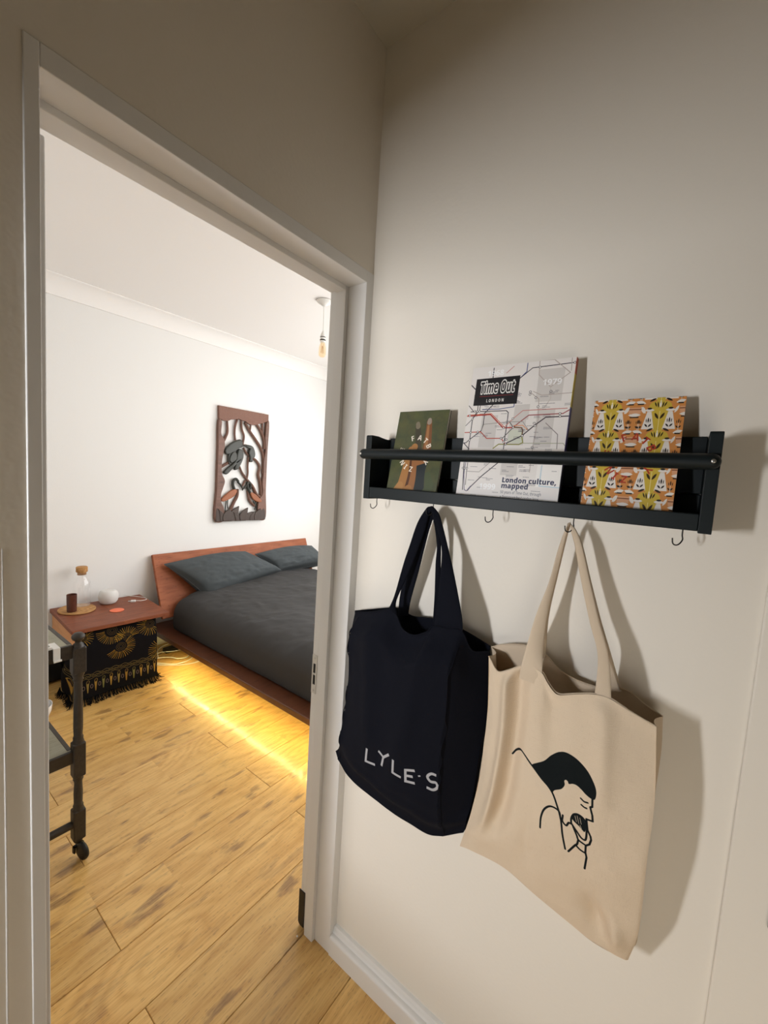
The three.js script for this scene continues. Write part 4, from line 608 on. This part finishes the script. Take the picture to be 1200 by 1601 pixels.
{
  const s = thing('smart_speaker', 'small white round speaker with a flat top', 'speaker', [0.282, TY, -2.475]);
  mesh('shell', lathe([[0, 0], [0.034, 0], [0.046, 0.006], [0.057, 0.022], [0.0615, 0.045], [0.061, 0.062], [0.056, 0.08], [0.046, 0.092], [0.040, 0.095], [0, 0.096]], 48), std({ color: 0xdcdad6, roughness: 0.75, bumpMap: weave, bumpScale: 0.0003 }), s);
  mesh('base_ring', lathe([[0.030, 0.0005], [0.0355, 0.0005], [0.0375, 0.003], [0.035, 0.004]], 48), whitePlastic, s);
  const d = thing('coaster', 'bright orange round coaster on the bedside table', 'coaster', [0.263, TY, -2.28]);
  mesh('disc', lathe([[0, 0.0005], [0.041, 0.0005], [0.0425, 0.0018], [0.041, 0.0035], [0.036, 0.0032], [0, 0.003]], 48), std({ color: 0xf0774e, roughness: 0.55 }), d);
  const c = thing('charging_cable', 'white charging cable with its plug lying on the bedside table', 'cable', [0.42, TY, -2.39]);
  mesh('cord', tube([V(0.012, 0.006, -0.004), V(0.04, 0.004, 0.01), V(0.075, 0.003, 0.005), V(0.088, 0.003, -0.03), V(0.07, 0.004, -0.085), V(0.03, 0.006, -0.14), V(0.0, 0.008, -0.185)], 0.0023, 60, 8), whitePlastic, c);
  const pl = box(-0.026, 0.006, 0.0005, 0.014, -0.011, 0.011, 0.004); pl.rotateY(-0.6); mesh('plug', pl, whitePlastic, c);
  const pr = [box(-0.042, -0.026, 0.006, 0.0085, -0.0065, -0.004), box(-0.042, -0.026, 0.006, 0.0085, 0.004, 0.0065)].map((g) => g.rotateY(-0.6)); for (const g of pr) mesh('plug_pin', g, whitePlastic, c);
}
// ---- box draped with a fringed scarf, below the table
{
  const k = thing('storage_box', 'plain black box under the bedside table, hidden by a scarf', 'box', [0.2, 0, -2.3]);
  mesh('box_body', box(-0.17, 0.19, 0.0005, 0.39, -0.22, 0.20, 0.01), blackPlastic, k);
  mesh('lid', box(-0.175, 0.195, 0.391, 0.405, -0.225, 0.205, 0.004), blackPlastic, k);
  const k2 = thing('carry_case', 'flat black case standing by the wall left of the scarf', 'case', [-0.2, 0, -2.5]);
  mesh('case_body', box(-0.3, 0.215, 0.012, 0.27, -0.085, 0.045, 0.015), std({ color: 0x08090a, roughness: 0.7 }), k2);
  mesh('handle', tube([V(-0.12, 0.265, -0.03), V(-0.11, 0.29, -0.03), V(-0.02, 0.29, -0.03), V(-0.01, 0.265, -0.03)], 0.006, 24, 8), blackPlastic, k2);
  for (const x of [-0.26, 0.13]) mesh('foot', new THREE.CylinderGeometry(0.012, 0.012, 0.012, 16).translate(x, 0.0062, -0.03), blackPlastic, k2);
  const tex = canvasTex(1024, 1024, (g, w, h) => {
    g.fillStyle = '#0b0a0e'; g.fillRect(0, 0, w, h);
    // front fall: x -0.03..0.425 m, y 0.03..0.43 m
    const X = (x) => (x + 0.03) / 0.455 * w, Y = (y) => (0.43 - y) / 0.40 * h, S = w / 0.455;
    const fan = (x, y, r, a0, a1, n, inner = 0.35) => { for (let i = 0; i < n; i++) { const a = lerp(a0, a1, i / (n - 1)) * Math.PI / 180; g.strokeStyle = ['#c0932f', '#a27a28', '#7d6a30'][i % 3]; g.lineWidth = 5; g.lineCap = 'round'; g.beginPath(); g.moveTo(X(x) + Math.cos(a) * r * inner * S, Y(y) - Math.sin(a) * r * inner * S); g.quadraticCurveTo(X(x) + Math.cos(a + 0.12) * r * 0.75 * S, Y(y) - Math.sin(a + 0.12) * r * 0.75 * S, X(x) + Math.cos(a + 0.06) * r * S, Y(y) - Math.sin(a + 0.06) * r * S); g.stroke(); } g.strokeStyle = '#6f5a2c'; g.lineWidth = 3; for (let k = 0; k < 3; k++) { g.beginPath(); g.arc(X(x), Y(y), r * (0.12 + 0.1 * k) * S, 0, 7); g.stroke(); } };
    fan(0.235, 0.350, 0.074, 5, 185, 17, 0.42); fan(0.150, 0.412, 0.092, 175, 318, 17, 0.5); fan(0.195, 0.300, 0.088, 200, 400, 22, 0.45); fan(0.385, 0.400, 0.085, 130, 310, 16, 0.4); fan(0.45, 0.215, 0.085, 120, 250, 12, 0.4); fan(-0.015, 0.405, 0.06, -70, 60, 9, 0.4);
    g.strokeStyle = '#7a6a3e'; for (const y of [0.178, 0.150]) { g.lineWidth = 5; g.beginPath(); for (let x = -0.03; x < 0.425; x += 0.004) { const yy = y + 0.004 * Math.sin(x * 120) + (0.2 - x) * 0.0; x === -0.03 ? g.moveTo(X(x), Y(yy)) : g.lineTo(X(x), Y(yy)); } g.stroke(); }
    for (let i = 0; i < 26; i++) { const x = -0.02 + i * 0.0175; g.strokeStyle = '#7a683a'; g.lineWidth = 4.5; g.beginPath(); g.arc(X(x), Y(0.164), 0.006 * S, 0, 7); g.stroke(); }
    for (let i = 0; i < 11; i++) { const x = -0.012 + i * 0.042, col = ['#9c7b38', '#7f6c3a', '#8c6d30', '#6d6a3c'][i % 4]; g.fillStyle = g.strokeStyle = col; g.lineWidth = 5; g.beginPath(); g.ellipse(X(x), Y(0.128), 0.0075 * S, 0.013 * S, 0, 0, 7); g.stroke(); g.beginPath(); g.moveTo(X(x - 0.0075), Y(0.120)); g.lineTo(X(x + 0.0075), Y(0.120)); g.lineTo(X(x + 0.002), Y(0.062)); g.lineTo(X(x - 0.002), Y(0.062)); g.fill(); g.fillStyle = '#2a1d16'; g.beginPath(); g.ellipse(X(x), Y(0.127), 0.004 * S, 0.008 * S, 0, 0, 7); g.fill(); g.strokeStyle = '#85706a'; g.lineWidth = 4.5; g.beginPath(); g.ellipse(X(x + 0.021), Y(0.098), 0.006 * S, 0.014 * S, 0, 0, 7); g.stroke(); }
  });
  const m = cloth({ map: tex }, 16, 0.0004); m.map = tex;
  const s = thing('scarf', 'black fringed scarf with golden fan flowers draped under the table', 'scarf', [0, 0, 0]);
  const fold = (x, y) => 0.008 * Math.sin(x * 19 + 1.1) * (1 - y / 0.42) + 0.006 * (fbm(x * 8, y * 6, 171, 3) - 0.5);
  const gap = 0.018;
  // front fall, top, and the fall over the left end, one sheet
  const front = grid(90, 80, (u, v) => { const x = lerp(-0.012, 0.425, u), y = lerp(0.4275, 0.034, v); return V(x - (1 - u) * 0.03 * sstep(0.45, 0.8, v), y, -2.078 + gap * sstep(0, 0.3, v) + fold(x, y) + 0.012 * v); }, (u, v) => [u, 1 - v]);
  const top = grid(30, 20, (u, v) => V(lerp(-0.012, 0.425, u), 0.4275 - 0.004 * Math.sin(v * 3.1), lerp(-2.45, -2.078, v)), (u, v) => [u, 0.97 + 0.03 * (1 - v)]);
  const left = grid(40, 60, (u, v) => { const z = lerp(-2.30, -2.078, u), y = lerp(0.4275, 0.034, v); return V(-0.012 - 0.035 * sstep(0.45, 0.8, v) + 0.006 * Math.sin(z * 40) * v, y, z + 0.02 * v * u); }, (u, v) => [u * 0.05, 1 - v]);
  const rightE = grid(40, 60, (u, v) => { const z = lerp(-2.078, -2.45, u), y = lerp(0.4275, 0.034, v); return V(0.425 + 0.012 * sstep(0, 0.4, v) + 0.008 * Math.sin(z * 37) * v, y, z); }, (u, v) => [0.95 + u * 0.05, 1 - v]);
  mesh('cloth', [front, top, left, rightE], m, s);
  const yarn = cloth({ color: 0x08080a }, 1, 0), fr = [];
  const strand = (x, z, ox, oz) => fr.push(tube([V(x, 0.036, z), V(x + ox * 0.3 + (rnd() - 0.5) * 0.004, 0.018, z + oz * 0.3), V(x + ox * 0.7, 0.004, z + oz * 0.7), V(x + ox + (rnd() - 0.5) * 0.01, 0.0025, z + oz + (rnd() - 0.5) * 0.01)], 0.0019, 8, 4));
  for (let i = 0; i < 130; i++) { const x = lerp(-0.04, 0.425, i / 129); strand(x, -2.078 + gap + 0.012 + fold(x, 0.034), (rnd() - 0.5) * 0.03 + 0.01 * (i / 129), 0.012 + rnd() * 0.028); }
  for (let i = 0; i < 60; i++) { const z = lerp(-2.30, -2.05, i / 59), z2 = lerp(-2.40, -2.05, i / 59); strand(-0.052 + 0.006 * Math.sin(z * 40), z, -0.006 - rnd() * 0.022, (rnd() - 0.5) * 0.025); void z2; strand(0.437 + 0.006 * Math.sin(z * 37), z, 0.01 + rnd() * 0.03, (rnd() - 0.5) * 0.03); }
  const f = mesh('fringe', fr, yarn, s); f.userData.kind = 'stuff';
}
// ---- cables on the floor by the bed
{
  const loops = [[[0.44, -2.36], [0.50, -2.28], [0.565, -2.20], [0.64, -2.13], [0.715, -2.10], [0.78, -2.10]], [[0.45, -2.33], [0.53, -2.26], [0.60, -2.17], [0.68, -2.15], [0.75, -2.18], [0.80, -2.24]], [[0.46, -2.31], [0.56, -2.33], [0.63, -2.28], [0.66, -2.22], [0.72, -2.20], [0.79, -2.29]], [[0.47, -2.40], [0.55, -2.38], [0.61, -2.40], [0.68, -2.36], [0.76, -2.33]], [[0.55, -2.30], [0.60, -2.42], [0.66, -2.48], [0.72, -2.50]]];
  const labels = ['white power cable forming the outermost loop beside the bed', 'white power cable lying just inside the outermost loop', 'white power cable curled in the middle of the tangle by the bed', 'thin white cable at the back of the tangle by the bed', 'thin white cable running straight across the tangle to the wall'];
  loops.forEach((l, i) => { const c = thing('power_cable', labels[i], 'cable', [0.6, 0, -2.3], 'white cables beside the bed'); mesh('cord', tube(l.map(([x, z], k) => V(x - 0.6, 0.0042 + i * 0.0065, z + 2.3)), i < 3 ? 0.0038 : 0.0028, 60, 8), whitePlastic, c); });
  const p = thing('power_adapter', 'black power adapter lying near the cables under the bed', 'adapter', [0.70, 0, -2.42]);
  mesh('adapter_body', box(-0.05, 0.05, 0.0005, 0.035, -0.03, 0.03, 0.007), blackPlastic, p); mesh('lead', tube([V(-0.05, 0.018, 0), V(-0.1, 0.01, 0.01), V(-0.16, 0.05, -0.03)], 0.003, 24, 6), blackPlastic, p);
}
// ---- pendant
{
  const p = thing('pendant_lamp', 'bare clear bulb on a white cord hanging from the bedroom ceiling', 'lamp', [1.085, 2.6, -1.28]);
  mesh('ceiling_rose', lathe([[0, -0.036], [0.012, -0.036], [0.018, -0.03], [0.045, -0.014], [0.050, -0.006], [0.050, -0.0005], [0, -0.0005]], 40), whitePlastic, p);
  mesh('cord', tube([V(0, -0.03, 0), V(0.001, -0.1, 0), V(0.003, -0.2, 0)], 0.003, 12, 8), whitePlastic, p);
  const h = mesh('lamp_holder', lathe([[0, -0.19], [0.006, -0.192], [0.011, -0.205], [0.0175, -0.222], [0.0175, -0.262], [0.0155, -0.266], [0, -0.266]], 32).translate(0.003, 0, 0), whitePlastic, p);
  mesh('collar', [lathe([[0.0175, -0.229], [0.0185, -0.230], [0.0185, -0.233], [0.0175, -0.234]], 32).translate(0.003, 0, 0), lathe([[0.0175, -0.246], [0.019, -0.2475], [0.019, -0.2525], [0.0175, -0.254]], 32).translate(0.003, 0, 0)], darkMetal, h);
  const b = mesh('bulb', lathe([[0, -0.36], [0.012, -0.358], [0.0215, -0.350], [0.0235, -0.335], [0.0225, -0.30], [0.0165, -0.275], [0.0135, -0.266]], 32).translate(0.003, 0, 0), phys({ color: 0xfff4e0, roughness: 0.03, transmission: 1, thickness: 0, ior: 1.2 }), p);
  mesh('filament', tube([V(-0.006, -0.27, 0), V(-0.008, -0.335, 0), V(-0.002, -0.285, 0.003), V(0.003, -0.335, 0), V(0.008, -0.285, -0.003), V(0.013, -0.335, 0), V(0.011, -0.27, 0)], 0.0008, 60, 5), std({ color: 0xb98a50, roughness: 0.5 }), b);
}
// ---- tea trolley behind the door
{
  const t = thing('tea_trolley', 'dark turned-leg wooden tea trolley on castors behind the door jamb', 'trolley', [-0.365, 0, -0.94]);
  const WT = 0.275, DT = 0.56;                                      // legs at x 0 and -WT, z 0 and -DT
  const sq = (r, y0, y1) => { const g = new RoundedBoxGeometry(r * 2, y1 - y0, r * 2, 2, 0.005); g.translate(0, (y0 + y1) / 2, 0); return g; };
  const legG = mergeGeometries([
    sq(0.0205, 0.716, 0.812), sq(0.0195, 0.322, 0.452), sq(0.0195, 0.075, 0.192),
    lathe([[0, 0.862], [0.012, 0.861], [0.0195, 0.853], [0.0205, 0.846], [0.017, 0.838], [0.010, 0.833], [0.010, 0.826], [0.016, 0.820], [0.0205, 0.806]], 28),
    lathe([[0.021, 0.722], [0.021, 0.714], [0.0165, 0.702], [0.014, 0.694], [0.0165, 0.69], [0.0135, 0.684], [0.0125, 0.672], [0.0145, 0.56], [0.0150, 0.51], [0.0135, 0.478], [0.0165, 0.470], [0.0155, 0.464], [0.019, 0.450]], 28),
    lathe([[0.019, 0.325], [0.015, 0.313], [0.0165, 0.309], [0.0135, 0.304], [0.0125, 0.295], [0.0145, 0.255], [0.0135, 0.213], [0.0165, 0.206], [0.0155, 0.201], [0.019, 0.190]], 28),
    lathe([[0, 0.060], [0.012, 0.060], [0.014, 0.066], [0.018, 0.077]], 20),
  ].map((g) => (g.index ? g.toNonIndexed() : g)));
  const at = [[0, 0, -1.34], [-WT, 0, -0.6], [0, -DT, 0.5], [-WT, -DT, 1.4]];
  for (const [x, z, a] of at) {
    const l = new THREE.Mesh(legG, oldOak); l.name = 'leg'; l.castShadow = l.receiveShadow = true; l.position.set(x, 0, z); t.add(l);
    const c = mesh('caster', [new THREE.CylinderGeometry(0.005, 0.005, 0.035, 12).translate(0, 0.055, 0), box(-0.006, 0.006, 0.024, 0.05, -0.017, -0.013), box(-0.006, 0.006, 0.024, 0.05, 0.013, 0.017), box(-0.006, 0.006, 0.044, 0.05, -0.017, 0.017)].map((g) => g.translate(0, 0, 0)), darkMetal, l); c.rotation.y = a;
    const w = lathe([[0, -0.009], [0.02, -0.009], [0.031, -0.006], [0.033, 0], [0.031, 0.006], [0.02, 0.009], [0, 0.009]], 32); w.rotateX(Math.PI / 2); w.translate(0.024, 0.0332, 0); mesh('wheel', w, blackPlastic, c);
  }
  const tray = (name, y, h, top) => {
    mesh(name, boxUV(box(-WT + 0.018, -0.018, y - 0.012, y, -DT + 0.004, -0.004, 0.002), 1.5), trayMat, t);
    const rail = [box(-WT + 0.018, -0.018, y - h, y + top, -0.006, 0.008, 0.002), box(-WT + 0.018, -0.018, y - h, y + top, -DT - 0.008, -DT + 0.006, 0.002), box(-0.030, -0.016, y - h, y + top, -DT + 0.012, -0.012, 0.002), box(-WT + 0.016, -WT + 0.030, y - h, y + top, -DT + 0.018, -0.018, 0.002)];
    for (const g of rail) mesh('apron', boxUV(g, 2), oldOak, t);
  };
  tray('top_tray', 0.822, 0.048, 0.001); tray('lower_tray', 0.424, 0.045, 0.001);
  const rod = (a, b) => mesh('stretcher', tube([a, b], 0.0135, 6, 14), oldOak, t);
  rod(V(-WT, 0.138, 0), V(0, 0.138, 0)); rod(V(-WT, 0.138, -DT), V(0, 0.138, -DT));
  const cl = thing('table_clip', 'white plastic clip hooked over the edge of the trolley top', 'clip', [-0.43, 0.823, -0.94]);
  const cs = new THREE.Shape(); cs.moveTo(-0.045, 0.001); cs.lineTo(0.013, 0.001); cs.lineTo(0.013, -0.034); cs.quadraticCurveTo(0.0135, -0.041, 0.021, -0.041); cs.lineTo(0.021, -0.038); cs.quadraticCurveTo(0.0165, -0.038, 0.0165, -0.033); cs.lineTo(0.0165, 0.0045); cs.lineTo(-0.045, 0.0045); cs.closePath();
  const cg = new THREE.ExtrudeGeometry(cs, { depth: 0.018, bevelEnabled: true, bevelSize: 0.0008, bevelThickness: 0.0008, bevelSegments: 2 }); cg.rotateY(-Math.PI / 2); cg.translate(0.008, 0, 0); mesh('clip_body', cg, whitePlastic, cl);
  mesh('grip', new THREE.CylinderGeometry(0.004, 0.004, 0.022, 14).rotateZ(Math.PI / 2).translate(0.0, -0.0385, 0.0215), whitePlastic, cl);
  mesh('arm', box(-0.05, -0.010, -0.0, 0.010, -0.004, 0.006, 0.002), whitePlastic, cl);
  const bowl = thing('bowl', 'white round dish standing on the lower tray of the trolley', 'dish', [-0.434, 0.4245, -1.20]);
  const bg = lathe([[0, 0], [0.032, 0], [0.035, 0.004], [0.046, 0.03], [0.058, 0.06], [0.06, 0.085], [0.057, 0.085], [0.054, 0.06], [0.042, 0.03], [0.03, 0.008], [0, 0.008]], 40); mesh('dish_body', bg, phys({ color: 0xe8e8e8, roughness: 0.25, clearcoat: 0.5 }), bowl);
  mesh('foot_ring', lathe([[0.026, 0.0002], [0.0335, 0.0002], [0.0335, 0.003], [0.026, 0.003]], 32), whitePlastic, bowl);
}
{
  const c = thing('crumb', 'tiny white speck on the floor beside the door jamb', 'crumb', [-0.03, 0.0028, -0.108]);
  mesh('speck', new THREE.IcosahedronGeometry(0.0028, 1), whitePlastic, c);
}
renderer.render(scene, camera);
